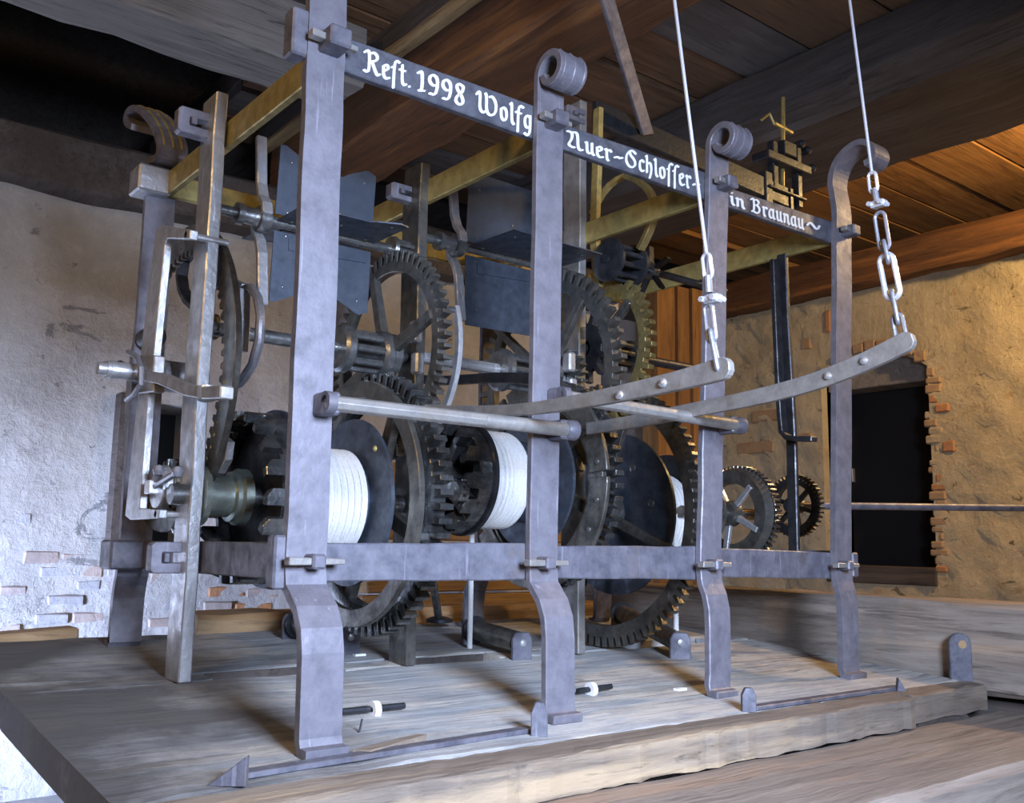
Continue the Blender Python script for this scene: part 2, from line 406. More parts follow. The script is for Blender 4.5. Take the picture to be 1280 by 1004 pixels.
# exposed bricks in the back wall (proud of the crumbling plaster)
def brick_at(px0, px1, py0, py1, mat, parent, Y=WY, d=.02):
    a, b = UY(px0, py0, Y), UY(px1, py1, Y)
    a, b = a.copy(), b.copy()
    h = abs(a.z-b.z)
    j = lambda: random.uniform(-.004, .004)
    zt = UY((px0+px1)/2, py0, Y).z; zb = UY((px0+px1)/2, py1, Y).z
    m = MB().hexa([(a.x+j(), Y-d+j(), zb+j()), (b.x+j(), Y-d+j(), zb+j()), (b.x+j(), Y-d+j(), zt+j()), (a.x+j(), Y-d+j(), zt+j())],
                  [(a.x, Y+.04, zb), (b.x, Y+.04, zb), (b.x, Y+.04, zt), (a.x, Y+.04, zt)])
    return m.build('brick', mat, parent, bevel=.004)
for q in [(30, 74, 690, 704, 'brick'), (77, 120, 691, 704, 'brick'), (0, 16, 642, 655, 'brick_red'), (18, 38, 642, 655, 'brick_grey'),
          (50, 100, 708, 721, 'brick_grey'), (103, 128, 708, 721, 'brick'), (96, 126, 726, 738, 'brick_grey'), (0, 34, 733, 744, 'brick'),
          (92, 132, 765, 778, 'brick'), (45, 85, 768, 780, 'brick_grey'), (100, 136, 783, 794, 'brick_grey'), (60, 106, 744, 757, 'brick_grey'),
          (150, 184, 730, 744, 'brick_grey'), (188, 228, 716, 730, 'brick'), (270, 300, 716, 728, 'brick_grey'), (262, 306, 733, 746, 'brick_red'), (309, 348, 735, 748, 'brick'),
          (255, 290, 752, 764, 'brick'), (295, 340, 753, 766, 'brick_red'), (270, 310, 771, 783, 'brick_grey'), (196, 232, 752, 764, 'brick_grey'), (186, 226, 772, 784, 'brick'),
          (0, 30, 757, 768, 'brick_grey'), (38, 88, 786, 797, 'brick_grey'), (0, 26, 780, 791, 'brick'), (135, 150, 708, 720, 'brick_grey'), (230, 262, 790, 800, 'brick_grey')]:
    brick_at(*q[:4], q[4], wall_back, d=.003)
# right wall (plane X = WX) with the dark doorway
dY0 = UX(1166, 600, WX).y; dY1 = UX(1030, 600, WX).y; dZ1 = UX(1120, 474, WX).z; dZ0 = UX(1110, 722, WX).z; aZ = UX(1100, 442, WX).z
rw = MB()
for (a, b, c, d, i, j) in ((-1.6, dY0, FZ, 2.0, 44, 44), (dY1, WY+.05, FZ, 2.0, 16, 44), (dY0, dY1, FZ, dZ0, 10, 8)):
    rough_sheet(rw, a, b, WX, c, min(d, 1.33), i, j, .03, 0, ax='X')
# shallow arch over the doorway
n = 14
for i in range(n):
    y0 = dY0+(dY1-dY0)*i/n; y1 = dY0+(dY1-dY0)*(i+1)/n
    f = lambda y: dZ1-.02+(aZ-dZ1+.04)*math.sin(PI*(.12+.76*(y-dY0)/(dY1-dY0)))
    rw.add([(WX, y0, f(y0)), (WX, y1, f(y1)), (WX, y1, 1.33), (WX, y0, 1.33), (WX+.28, y0, f(y0)), (WX+.28, y1, f(y1))], [(0, 1, 2, 3), (0, 4, 5, 1)])
rw.add([(WX, dY0, dZ0), (WX+.28, dY0, dZ0), (WX+.28, dY0, aZ), (WX, dY0, aZ)], [(0, 1, 2, 3)])
rw.add([(WX, dY1, dZ0), (WX+.28, dY1, dZ0), (WX+.28, dY1, aZ), (WX, dY1, aZ)], [(0, 1, 2, 3)])
rw.add([(WX, dY0, dZ0), (WX+.28, dY0, dZ0), (WX+.28, dY1, dZ0), (WX, dY1, dZ0)], [(0, 1, 2, 3)])
rw.box(WX+.05, WX+.28, -1.6, dY0, FZ, 1.33); rw.box(WX+.05, WX+.28, dY1, WY+.05, FZ, 1.33)
wall_right = struct(rw.build('wall_right', 'plaster_warm'))
lin = struct(bx(WX+.06, WX+.2, dY0, dY1, dZ1-.012, aZ+.03).build('trim_3', 'beam_grey', bevel=.004))
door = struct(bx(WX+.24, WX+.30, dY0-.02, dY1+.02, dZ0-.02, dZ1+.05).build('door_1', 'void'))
lt = UX(1065, 596, WX+.24)
bx(WX+.215, WX+.24, lt.y-.02, lt.y+.02, lt.z-.03, lt.z+.04).build('latch', 'galv', door, bevel=.003)
sill = struct(bx(WX-.01, WX+.24, dY0-.0, dY1, dZ0-.03, dZ0+.05).build('trim_4', 'beam_dark', bevel=.005))
# bricks of the broken door edge and the arch
rng = random.Random(3)
z = dZ0+.03
while z < dZ1+.03:
    h = rng.uniform(.028, .046); p = rng.uniform(-.012, .022)
    b = bx(WX-.004+rng.uniform(-.004, .004), WX+.12, dY0-.03-rng.uniform(0, .03), dY0+p*1.3, z, z+h-.004).build('brick', rng.choice(['plaster_warm', 'plaster_warm', 'plaster_warm', 'brick_ochre', 'brick_ochre', 'brick_red']), wall_right, bevel=.006)
    z += h
for k in range(9):
    y = dY0+(dY1-dY0)*(k+.5)/9; zc = dZ1-.02+(aZ-dZ1+.04)*math.sin(PI*(.12+.76*(k+.5)/9))
    s_ = (dY1-dY0)/9*.45
    MB().hexa([(WX-.012, y-s_, zc), (WX-.012, y+s_, zc), (WX-.012, y+s_*1.05, zc+.05), (WX-.012, y-s_*1.05, zc+.05)],
              [(WX+.05, y-s_, zc), (WX+.05, y+s_, zc), (WX+.05, y+s_, zc+.05), (WX+.05, y-s_, zc+.05)]).build('brick', rng.choice(['plaster_warm', 'brick_ochre', 'brick_ochre']), wall_right, bevel=.005)
for (px, py, ww, hh, m) in [(1178, 510, 18, 9, 'brick_red'), (1186, 558, 16, 13, 'brick_red'), (1035, 402, 8, 26, 'brick_red'), (1008, 430, 12, 12, 'brick_ochre'),
                            (960, 520, 40, 10, 'brick_ochre'), (945, 560, 46, 11, 'brick_ochre'), (1000, 548, 30, 9, 'brick_ochre'), (925, 600, 30, 9, 'brick_ochre')]:
    a = UX(px-ww/2, py-hh/2, WX); b = UX(px+ww/2, py+hh/2, WX)
    bx(WX-.008, WX+.05, min(a.y, b.y), max(a.y, b.y), min(a.z, b.z), max(a.z, b.z)).build('brick', m, wall_right, bevel=.006)
# ceiling: boards run along X above the beams
CZ = 1.62
ceil = struct(bx(-2.3, 5.2, -2.2, 1.36, CZ+.03, CZ+.12).box(.62, 5.2, 1.36, 2.9, CZ+.03, CZ+.12).build('ceiling', 'beam_dark'))
struct(bx(-2.6, 1.2, 1.2, 3.6, 3.0, 3.1).build('trim_6', 'beam_dark'))
y = -2.1; k = 0
rb = random.Random(11)
while y < 2.3:
    wd = rb.uniform(.20, .30)
    for (xa, xb) in ((-2.2, .62), (.62, 2.2), (2.2, 4.9)):
        if xa < 0 and y+wd > 1.36: continue
        m = 'board_lamplit' if xa > 2 else rb.choice(['board', 'board', 'board_grey'])
        dz = rb.uniform(0, .022)
        sag = rb.uniform(-.01, .012)
        MB().hexa([(xa+.004, y+.006, CZ-dz), (xb-.004, y+.006, CZ-dz-sag), (xb-.004, y+wd-.006, CZ-dz+.008), (xa+.004, y+wd-.006, CZ-dz+.004)],
                  [(xa+.004, y+.006, CZ+.035), (xb-.004, y+.006, CZ+.035), (xb-.004, y+wd-.006, CZ+.035), (xa+.004, y+wd-.006, CZ+.035)]).build('ceiling_board', m, ceil)
    y += wd
# beams
def rough_beam(name, x0, x1, y0, y1, z0, z1, mat, axis, label, amp=.012, seg=26, group=None):
    mb = MB(); L0, L1 = (y0, y1) if axis == 'Y' else (x0, x1)
    rr = random.Random(hash(label) % 1000 if False else len(label)*7+seg)
    vs = []; fs = []; c = 10
    A, B = (x0, x1) if axis == 'Y' else (y0, y1)
    ch = .012
    prof = [(A+ch, z0), ((A+B)/2, z0), (B-ch, z0), (B, z0+ch), (B, (z0+z1)/2), (B, z1-ch), (B-ch, z1), (A+ch, z1), (A, z1-ch), (A, (z0+z1)/2), (A, z0+ch)]
    c = len(prof)
    for i in range(seg+1):
        l = L0+(L1-L0)*i/seg
        for (p, q) in prof:
            p2 = p+rr.uniform(-amp, amp)*.6; q2 = q+rr.uniform(-amp, amp)*.6
            vs.append((p2, l, q2) if axis == 'Y' else (l, p2, q2))
    for i in range(seg):
        for k in range(c): fs.append((i*c+k, i*c+(k+1) % c, (i+1)*c+(k+1) % c, (i+1)*c+k))
    fs += [tuple(range(c))[::-1], tuple(seg*c+k for k in range(c))]
    mb.add(vs, fs, True); o = mb.build(name, mat, loc=((x0+x1)/2, (y0+y1)/2, z0))
    tag(o, label, 'beam', group); return o
rough_beam('ceiling_beam', .855, 1.11, -2.2, 2.15, 1.35, 1.60, 'beam_brown', 'Y', 'broad orange-brown rough-hewn ceiling beam above the painted inscription bar', .012, 30)
rough_beam('ceiling_joist', .788, .842, -2.2, 2.15, 1.50, 1.535, 'joist', 'Y', 'pale narrow ceiling joist beside the broad orange-brown beam', .003, 24)
struct(bx(.795, .835, -2.2, 2.15, 1.53, 1.625).build('trim_7', 'beam_dark'))
rough_beam('ceiling_beam', 1.88, 2.40, -2.2, 2.15, 1.35, 1.60, 'beam_dark', 'Y', 'wide dark ceiling beam with a long crack above the two wires', .014, 28)
rough_beam('ceiling_beam', -2.2, .70, 1.16, 1.36, 1.36, 1.55, 'beam_grey', 'X', 'grey crosswise ceiling beam at upper left above the dark gap', .01, 22)
rough_beam('wall_plate', -2.2, 3.4, WY-.12, WY+.1, 1.175, 1.36, 'beam_dark', 'X', 'dark timber wall plate on top of the grey plaster wall', .012, 26)
rough_beam('wall_plate', WX-.1, WX+.2, -1.6, 2.3, 1.27, 1.44, 'beam_brown', 'Y', 'reddish timber wall plate on top of the ochre doorway wall', .016, 26)
a = UY(850, 450, 1.9)
rough_post = MB()
for k, (pa, pb) in enumerate(((822, 846), (848, 864), (866, 880))):
    p, q = UY(pa, 450, 1.9-.02*k), UY(pb, 450, 1.9-.02*k)
    rough_post.hexa([(p.x, 1.9-.02*k, FZ), (q.x, 1.9-.02*k, FZ), (q.x, 2.0, FZ), (p.x, 2.0, FZ)], [(p.x, 1.9-.02*k, 1.3), (q.x, 1.9-.02*k, 1.3), (q.x, 2.0, 1.3), (p.x, 2.0, 1.3)])
tag(rough_post.build('wooden_post', 'post_wood', loc=(a.x, 1.95, FZ)), 'orange-brown upright wooden post standing in the corner behind the gears', 'post')

# ================================================================== TIMBER BED
BX0, BX1, BY0, BY1 = -.275, 1.475, -.215, .87
bed = thing('timber_bed', 'thick weathered grey plank bed that carries the iron clock frame', 'platform', (.6, .3, -.28))
def bedplank(x0, x1, y0, y1, th=.05, mat='bed', rough=.004, dz=0, nx=24, parent=None, name='plank', edge=.006):
    parent = parent or bed
    vs = []; fs = []; rr = random.Random(int(abs(x0*977+y0*131)*100))
    prof = 6
    for i in range(nx+1):
        x = x0+(x1-x0)*i/nx; e0 = rr.uniform(-edge, edge); e1 = rr.uniform(-edge, edge)*.4
        for (yy, kk) in ((y0+e0, 0), (y0+.006+e0, 1), ((y0+y1)/2, 1), (y1-.006+e1, 1), (y1+e1, 0)):
            z = bedz(yy)+dz+(0 if kk else -.002)+rr.uniform(-1, 1)*rough*.5
            vs.append((x, yy, z))
        vs.append((x, y1+e1, bedz(y1)+dz-th)); vs.append((x, y0+e0, bedz(y0)+dz-th+rr.uniform(-1, 1)*rough))
    c = 7
    for i in range(nx):
        for k in range(c): fs.append((i*c+k, i*c+(k+1) % c, (i+1)*c+(k+1) % c, (i+1)*c+k))
    fs += [tuple(range(c))[::-1], tuple(nx*c+k for k in range(c))]
    return MB().add(vs, fs, False).build(name, mat, parent)
lab(bedplank(BX0, BX1-.3, BY0, -.152, .052, 'bed_edge', .002, .0015, 60, edge=.003), 'narrow front plank with splintered pale edge')
bedplank(BX1-.297, BX1, BY0+.01, -.152, .05, 'bed_edge', .003, .0025, 8, edge=.003)
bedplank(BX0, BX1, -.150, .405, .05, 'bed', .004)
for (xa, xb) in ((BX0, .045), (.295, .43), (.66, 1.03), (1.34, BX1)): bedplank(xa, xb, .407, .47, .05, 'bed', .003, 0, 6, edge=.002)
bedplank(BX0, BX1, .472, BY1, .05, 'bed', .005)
bx(.047, .293, .4665, .4715, -.25, -.202).build('slot_face', 'beam_dark', bed); bx(.432, .658, .4665, .4715, -.25, -.202).build('slot_face', 'beam_dark', bed)
# lower slab of the slots so that one looks onto timber
bx(-.1, 1.45, .36, .56, -.34, -.275).build('slot_timber', 'beam_dark', bed)
# bearers below
fb = rough_beam('front_beam', -.35, 2.6, -.47, -.195, -.62, -.306, 'beam_front', 'X', 'long old timber beam running below the front edge of the plank bed', .003, 60)
rough_beam('rear_beam', 1.50, 1.68, -1.2, 1.3, -.275, -.082, 'beam_back', 'Y', 'weathered squared timber beam beyond the right end of the plank bed', .005, 30)
rough_beam('bearer_beam', 1.52, 1.70, -1.2, 1.5, FZ, -.285, 'beam_dark', 'Y', 'dark timber bearer directly under the weathered beam at right', .006, 14)  # dark timber added to fill the shadow below the rear beam
rough_beam('bearer_beam', .08, .26, -.2, 1.0, FZ, -.295, 'beam_grey', 'Y', 'squat timber bearer under the left end of the plank bed', .006, 14)
rough_beam('bearer_beam', 1.2, 1.4, -.2, 1.0, FZ, -.295, 'beam_dark', 'Y', 'squat timber bearer under the right end of the plank bed', .006, 14)
tag(MB().hexa([(-.36, .86, -.20), (-.05, .88, -.20), (-.05, .95, -.20), (-.36, .95, -.20)], [(-.36, .86, -.165), (-.05, .88, -.15), (-.05, .95, -.15), (-.36, .95, -.165)]).build('batten', 'plank_tan', loc=(-.2, .9, -.2), bevel=.004),
    'pale lit batten along the rear left edge of the bed', 'batten')
rough_beam('rear_timber', .2, 1.45, .90, 1.06, -.30, -.135, 'plank_tan', 'X', 'brown timber lying behind the bed below the drums', .006, 20)
# boards standing behind, seen through the wheels
tb = thing('board_stack', 'stack of broad tan boards standing edge on edge behind the wheels', 'boards', (1.5, 1.55, -.3))
zz = -.42
for k in range(5):
    h = (.16, .13, .17, .14, .12)[k]
    MB().hexa([(.93+.02*k, 1.5-.01*(k % 2), zz), (2.3, 1.52, zz), (2.3, 1.56, zz), (.93+.02*k, 1.56, zz)], [(.93+.02*k, 1.5-.01*(k % 2), zz+h-.008), (2.3, 1.52, zz+h-.012), (2.3, 1.56, zz+h-.012), (.93+.02*k, 1.56, zz+h-.008)]).build('plank', 'plank_tan', tb, bevel=.004)
    zz += h

# ================================================================== CLOCK FRAME
S, W, H = .43, .7254, .75
frame = thing('clock_frame', 'tall wrought iron cage frame of a tower clock standing on the bed', 'frame', (.645, .36, -.23))
PW, PT = .030, .014          # half width, thickness of the posts
def chaikin(P, k=2):
    P = [Vector(p) for p in P]
    for _ in range(k):
        q = [P[0]]
        for a_, b_ in zip(P, P[1:]): q += [a_*.75+b_*.25, a_*.25+b_*.75]
        P = q+[P[-1]]
    return P
def wob(rr, a): return rr.uniform(-a, a)
def post_path(lo, hi, Y, sgn, foot_d, top, wide=None, seed=1):
    """lo / hi: measured axis points (X at z) ; sgn -1 front posts, +1 back posts"""
    rr = random.Random(seed)
    def X(z): return lo[0]+(hi[0]-lo[0])*(z-lo[1])/(hi[1]-lo[1])
    P = []
    yf = Y+sgn*foot_d; zb = bedz(yf)
    P += [(X(zb), yf+sgn*.026, zb+.004), (X(zb), yf+sgn*.006, zb+.006), (X(-.21), yf, zb+.02), (X(-.17), yf, (zb-.12)/2-.02), (X(-.13), Y+sgn*foot_d*.97, -.115), (X(-.1), Y+sgn*foot_d*.88, -.085),
          (X(-.08), Y+sgn*foot_d*.62, -.06), (X(-.05), Y+sgn*foot_d*.25, -.042), (X(-.03), Y+sgn*.003, -.032)]
    z = -.005
    while z < top-.02:
        P.append((X(z)+wob(rr, .0012), Y+wob(rr, .0008), z)); z += .07
    P.append((X(top), Y, top))
    return P, X
def curl(X, Y, z0, sgn, rad, turns, lean=.0, n=26, tight=.55):
    """scroll: goes up from (Y,z0), rolls over towards sgn"""
    P = []; cy = Y+sgn*rad; 
    for i in range(1, n+1):
        a = PI-turns*2*PI*i/n; r = rad*(1-(1-tight)*i/n)
        P.append((X, cy+sgn*r*math.cos(a)*1.0+sgn*lean*math.sin(min(PI, -a+PI)), z0+r*math.sin(a)))
    return P
front = [((381, 690), (406, 56), 'A'), ((677, 690), (685.5, 160), 'B'), ((886, 690), (895.5, 237), 'C'), ((1051, 690), (1052, 294), 'D')]
XC = []
for i, (lo, hi, nm) in enumerate(front):
    p0 = UY(*lo, -PT/2); p1 = UY(*hi, -PT/2)
    XC.append(((p0.x, p0.z), (p1.x, p1.z)))
feet = (.058, .045, .026, .018)
for i in range(4):
    lo, hi = XC[i]
    top = (1.02, .832, .836, .80)[i]
    P, X = post_path(lo, hi, -PT/2, -1, feet[i], top, seed=i+1)
    if i == 0: P += [(X(1.06), -PT/2, 1.06), (X(1.1), -.02, 1.09), (X(1.1), -.05, 1.11)]
    elif i in (1, 2): P += curl(X(.85), -PT/2, top, -1, .034, .98, tight=.55)
    else:
        P += [(X(.83), -.002, .835), (X(.85), .006, .875), (X(.88), -.006, .915), (X(.9), -.03, .938), (X(.9), -.065, .95), (X(.9), -.092, .94), (X(.9), -.106, .918), (X(.9), -.1, .896), (X(.9), -.082, .892)]
    if i in (0, 3): P = P[:14]+chaikin(P[13:])
    o = MB().strap(P, (PW, 0, 0), PT).build('post', 'post', frame, bevel=.0018)
    if i in (1, 2):
        for dx in (-.5, 0, .5):       # hammered ridges round the scroll
            R = curl(X(.85), -PT/2, top, -1, .034, .98, tight=.55)
            Q = []
            cy, cz = -PT/2-.034, top
            for q in R[8:20]:
                d = Vector((0, q[1]-cy, q[2]-cz)).normalized()*(PT*.5)
                Q.append((q[0]+dx*.045, q[1]+d.y, q[2]+d.z))
            MB().tube(Q, .0022, 6).build('scroll_ridge', 'post', o)
# rear posts
for i in range(4):
    X0 = S*i
    P, X = post_path((X0, 0), (X0, H), W+PT/2, 1, (.02, .03, .05, .03)[i], .80, seed=20+i)
    if i == 0: EC = [UX(a_, b_, -.03) for a_, b_ in ((194, 198), (197, 186), (196, 174), (191, 160), (184, 148), (175, 138), (166, 134), (158, 138), (154, 147), (157, 155), (164, 158))]; P += [(X(.85), p_.y, p_.z) for p_ in EC]
    if i == 0: P = P[:14]+chaikin(P[13:])
    o = MB().strap(P, (PW, 0, 0), PT).build('post', 'post' if i == 0 else 'bar', frame, bevel=.0018)
    if i == 0:
        for dx in (-.018, 0, .018):
            cc_ = sum(EC[3:10], Vector())/7; Q = []
            E2 = chaikin(EC[1:10], 1)
            for a_, b_, c_ in zip(E2, E2[1:], E2[2:]):
                n_ = Vector((0, -(c_-a_).z, (c_-a_).y)).normalized()
                if n_.dot(b_-cc_) < 0: n_ = -n_
                Q.append((X(.88)+dx, b_.y+n_.y*PT*.5, b_.z+n_.z*PT*.5))
            MB().tube(Q, .003, 6).build('scroll_ridge', 'lamplit_bar', o)
# long bars
def quadbar(tl, tr, bl, br, x0, x1, Y0, Y1, name, mat):
    """bar whose upper and lower edge were measured; x0,x1 its real ends"""
    a, b, c, d = UY(*tl, Y0), UY(*tr, Y0), UY(*bl, Y0), UY(*br, Y0)
    tz = lambda x: a.z+(b.z-a.z)*(x-a.x)/(b.x-a.x)
    bz = lambda x: c.z+(d.z-c.z)*(x-c.x)/(d.x-c.x)
    n = 8; rr = random.Random(int(x0*100)+5); Pm = []; vs = []; fs = []
    for i in range(n+1):
        x = x0+(x1-x0)*i/n; e = 0 if i in (0, n) else 1
        t, b_ = tz(x)+e*wob(rr, .0009), bz(x)+e*wob(rr, .0009)
        vs += [(x, Y0, b_), (x, Y0, t), (x, Y1, t), (x, Y1, b_)]
    for i in range(n):
        for k in range(4): fs.append((i*4+k, i*4+(k+1) % 4, i*4+4+(k+1) % 4, i*4+4+k))
    fs += [(0, 1, 2, 3), (n*4+3, n*4+2, n*4+1, n*4)]
    return MB().add(vs, fs).build(name, mat, frame, bevel=.0018), tz, bz
TB = []
for q in [((432.5, 46), (665, 131), (431, 88.6), (665, 172), -.028, .43), ((708.5, 157), (879, 214.4), (703.7, 185.7), (879, 248), .432, .86), ((911, 235), (1040, 276.6), (908, 257.5), (1040, 303.7), .862, 1.315)]:
    TB.append(quadbar(*q, 0, .014, 'inscribed_bar', 'text_bar'))
for q in [((406, 679), (658, 679), (406, 727), (658, 725), -.04, .43), ((696, 683), (871, 683), (696, 723), (871, 724.7), .432, .86), ((897, 685.4), (1037, 690.8), (897, 721.3), (1037, 724), .862, 1.32)]:
    quadbar(*q, 0, .014, 'lower_bar', 'bar')
bx(-.02, S*3+.03, W-.014, W, H-.024, H+.024).build('rear_bar', 'lamplit_bar', frame, bevel=.002)
bx(-.02, S*3+.03, W-.014, W, -.026, .026).build('rear_bar', 'bar', frame, bevel=.002)
# cross bars (depth direction)
for i in range(4):
    x0 = S*i+.002 if i else .004
    z0, z1 = H-.025, H+.025
    bx(x0, x0+.014, .015, W-.015, z0, z1).build('cross_bar', 'lamplit_bar', frame, bevel=.002)
    bx(x0, x0+.014, .015, W-.015, -.028, .026).build('cross_bar', 'bar', frame, bevel=.002)
# tenons with wedges on the front posts
def tenon(X, z, Y0=-.014, out=.036, hw=.016, hh=.014, mat='bar', key='x', keylen=.075, tilt=0):
    t = MB(); y0 = Y0-out
    t.hexa([(X-hw, y0, z-hh), (X+hw, y0, z-hh), (X+hw, y0, z+hh), (X-hw, y0, z+hh)], [(X-hw, Y0+.002, z-hh), (X+hw, Y0+.002, z-hh), (X+hw, Y0+.002, z+hh), (X-hw, Y0+.002, z+hh)])
    o = t.build('tenon', mat, frame, bevel=.003)
    k = keylen
    MB().hexa([(X-k*.5, Y0-.024, z-.005+tilt), (X+k*.5, Y0-.020, z-.004-tilt), (X+k*.5, Y0-.020, z+.004-tilt), (X-k*.5, Y0-.024, z+.006+tilt)],
              [(X-k*.5, Y0-.008, z-.005+tilt), (X+k*.5, Y0-.008, z-.004-tilt), (X+k*.5, Y0-.008, z+.004-tilt), (X-k*.5, Y0-.008, z+.006+tilt)]).build('wedge', 'lever', o, bevel=.0012)
    return o
for (px, py, big) in ((418, 52, 1.15), (696, 150, 1), (909, 229, .95), (1064, 289, .95)):
    p = UY(px, py, -.03); tenon(p.x, p.z, out=.034*big, hw=.015*big, hh=.013*big, keylen=.066*big)
for (px, py) in ((393, 702), (682, 704), (892, 706), (1056, 707)):
    p = UY(px, py, -.025); tenon(p.x, p.z, out=.028, hw=.010, hh=.010, keylen=.085)
p = UY(1062, 707, -.008); bx(p.x+.008, p.x+.03, -.012, .012, p.z-.025, p.z+.028).build('end_lug', 'bar', frame, bevel=.003)
p = UY(349, 703, 0); bx(p.x-.012, p.x+.012, -.010, .016, p.z-.036, p.z+.036).build('end_lug', 'bar', frame, bevel=.003)
p = UY(374, 42, -.003); bx(p.x-.014, p.x+.012, -.012, .02, p.z-.036, p.z+.036).build('end_lug', 'bar', frame, bevel=.003)
# E corner blocks
bx(-.055, .012, W-.03, W+.035, H-.028, H+.028).build('corner_block', 'bright', frame, bevel=.004)
bx(-.055, .012, W-.03, W+.04, -.03, .026).build('corner_block', 'bar', frame, bevel=.004)
# mid posts that carry the arbors
MIDY = (.415, .418, .42, .165)
def midpost(i, X, Y, zt, hw, th, mat, mat2=None, zb=None):
    rr = random.Random(40+i); z = bedz(Y) if zb is None else zb; P = []
    m = 12
    for k in range(m+1):
        zz_ = z+(zt-z)*k/m; P.append((X+wob(rr, .001), Y+wob(rr, .0015), zz_))
    return MB().strap(P, (0, hw, 0), th).build('arbor_post', mat, frame, bevel=.0022)
F_ = midpost(0, -.012, .418, .822, .033, .022, 'bright')
G_ = midpost(1, S-.006, .418, .806, .033, .022, 'gear')
H_ = midpost(2, S*2-.004, .405, 1.075, .030, .022, 'lever')
I_ = MB().strap([UX(a_, b_, S*3+.006) for a_, b_ in ((978, 318), (981, 400), (986, 480), (990, 560), (993, 690))], (0, .013, 0), .012).build('arbor_post', 'dark', frame, bevel=.002)
MB().strap([(S*2+.03, .36, 1.06), (S*2+.03, .365, .9), (S*2+.028, .37, .75), (S*2+.03, .36, .62)], (0, .012, 0), .014).build('detent_strap', 'lamplit_bar', frame, bevel=.002)
# slotted tenons on the arbor posts (towards -X)
def xtenon(X, Y, z, out=.05, hh=.016, hw=.012):
    pr = [(X-out, z-hh*.8), (X-out, z+hh*.8), (X-out+.006, z+hh), (X+.01, z+hh), (X+.01, z+hh*.32), (X-out*.62, z+hh*.32), (X-out*.62, z-hh*.32), (X+.01, z-hh*.32), (X+.01, z-hh), (X-out+.006, z-hh)]
    o = MB().prism([(a_, Y-hw, b_) for a_, b_ in pr], (0, 2*hw, 0)).build('slotted_tenon', 'post', frame, bevel=.0015)
    MB().box(X-out*.6, X-out*.42, Y-hw*1.6, Y+hw*1.6, z-hh*.3, z+hh*.3).build('wedge', 'bar', o, bevel=.001)
xtenon(-.022, .425, .765, .055, .024); xtenon(-.022, .425, -.002, .05, .026)
xtenon(S-.016, .43, .745, .05, .017)
p = UX(718, 140, S*2-.03); xtenon(S*2-.014, p.y, p.z-.01, .05, .017)
# upper rail from the tall post, and its end mechanism
a = UY(743, 135, .40); b = UY(985, 245, .40)
MB().hexa([(a.x, .39, a.z-.045), (b.x, .39, b.z-.04), (b.x, .41, b.z-.04), (a.x, .41, a.z-.045)], [(a.x, .39, a.z+.02), (b.x, .39, b.z+.02), (b.x, .41, b.z+.02), (a.x, .41, a.z+.02)]).build('upper_rail', 'dark', frame, bevel=.003)
MB().strap([(b.x, .40, b.z+.02), (b.x, .40, b.z-.04), (b.x, .40, b.z-.1)], (0, .014, 0), .016).build('arbor_post', 'dark', frame, bevel=.002)

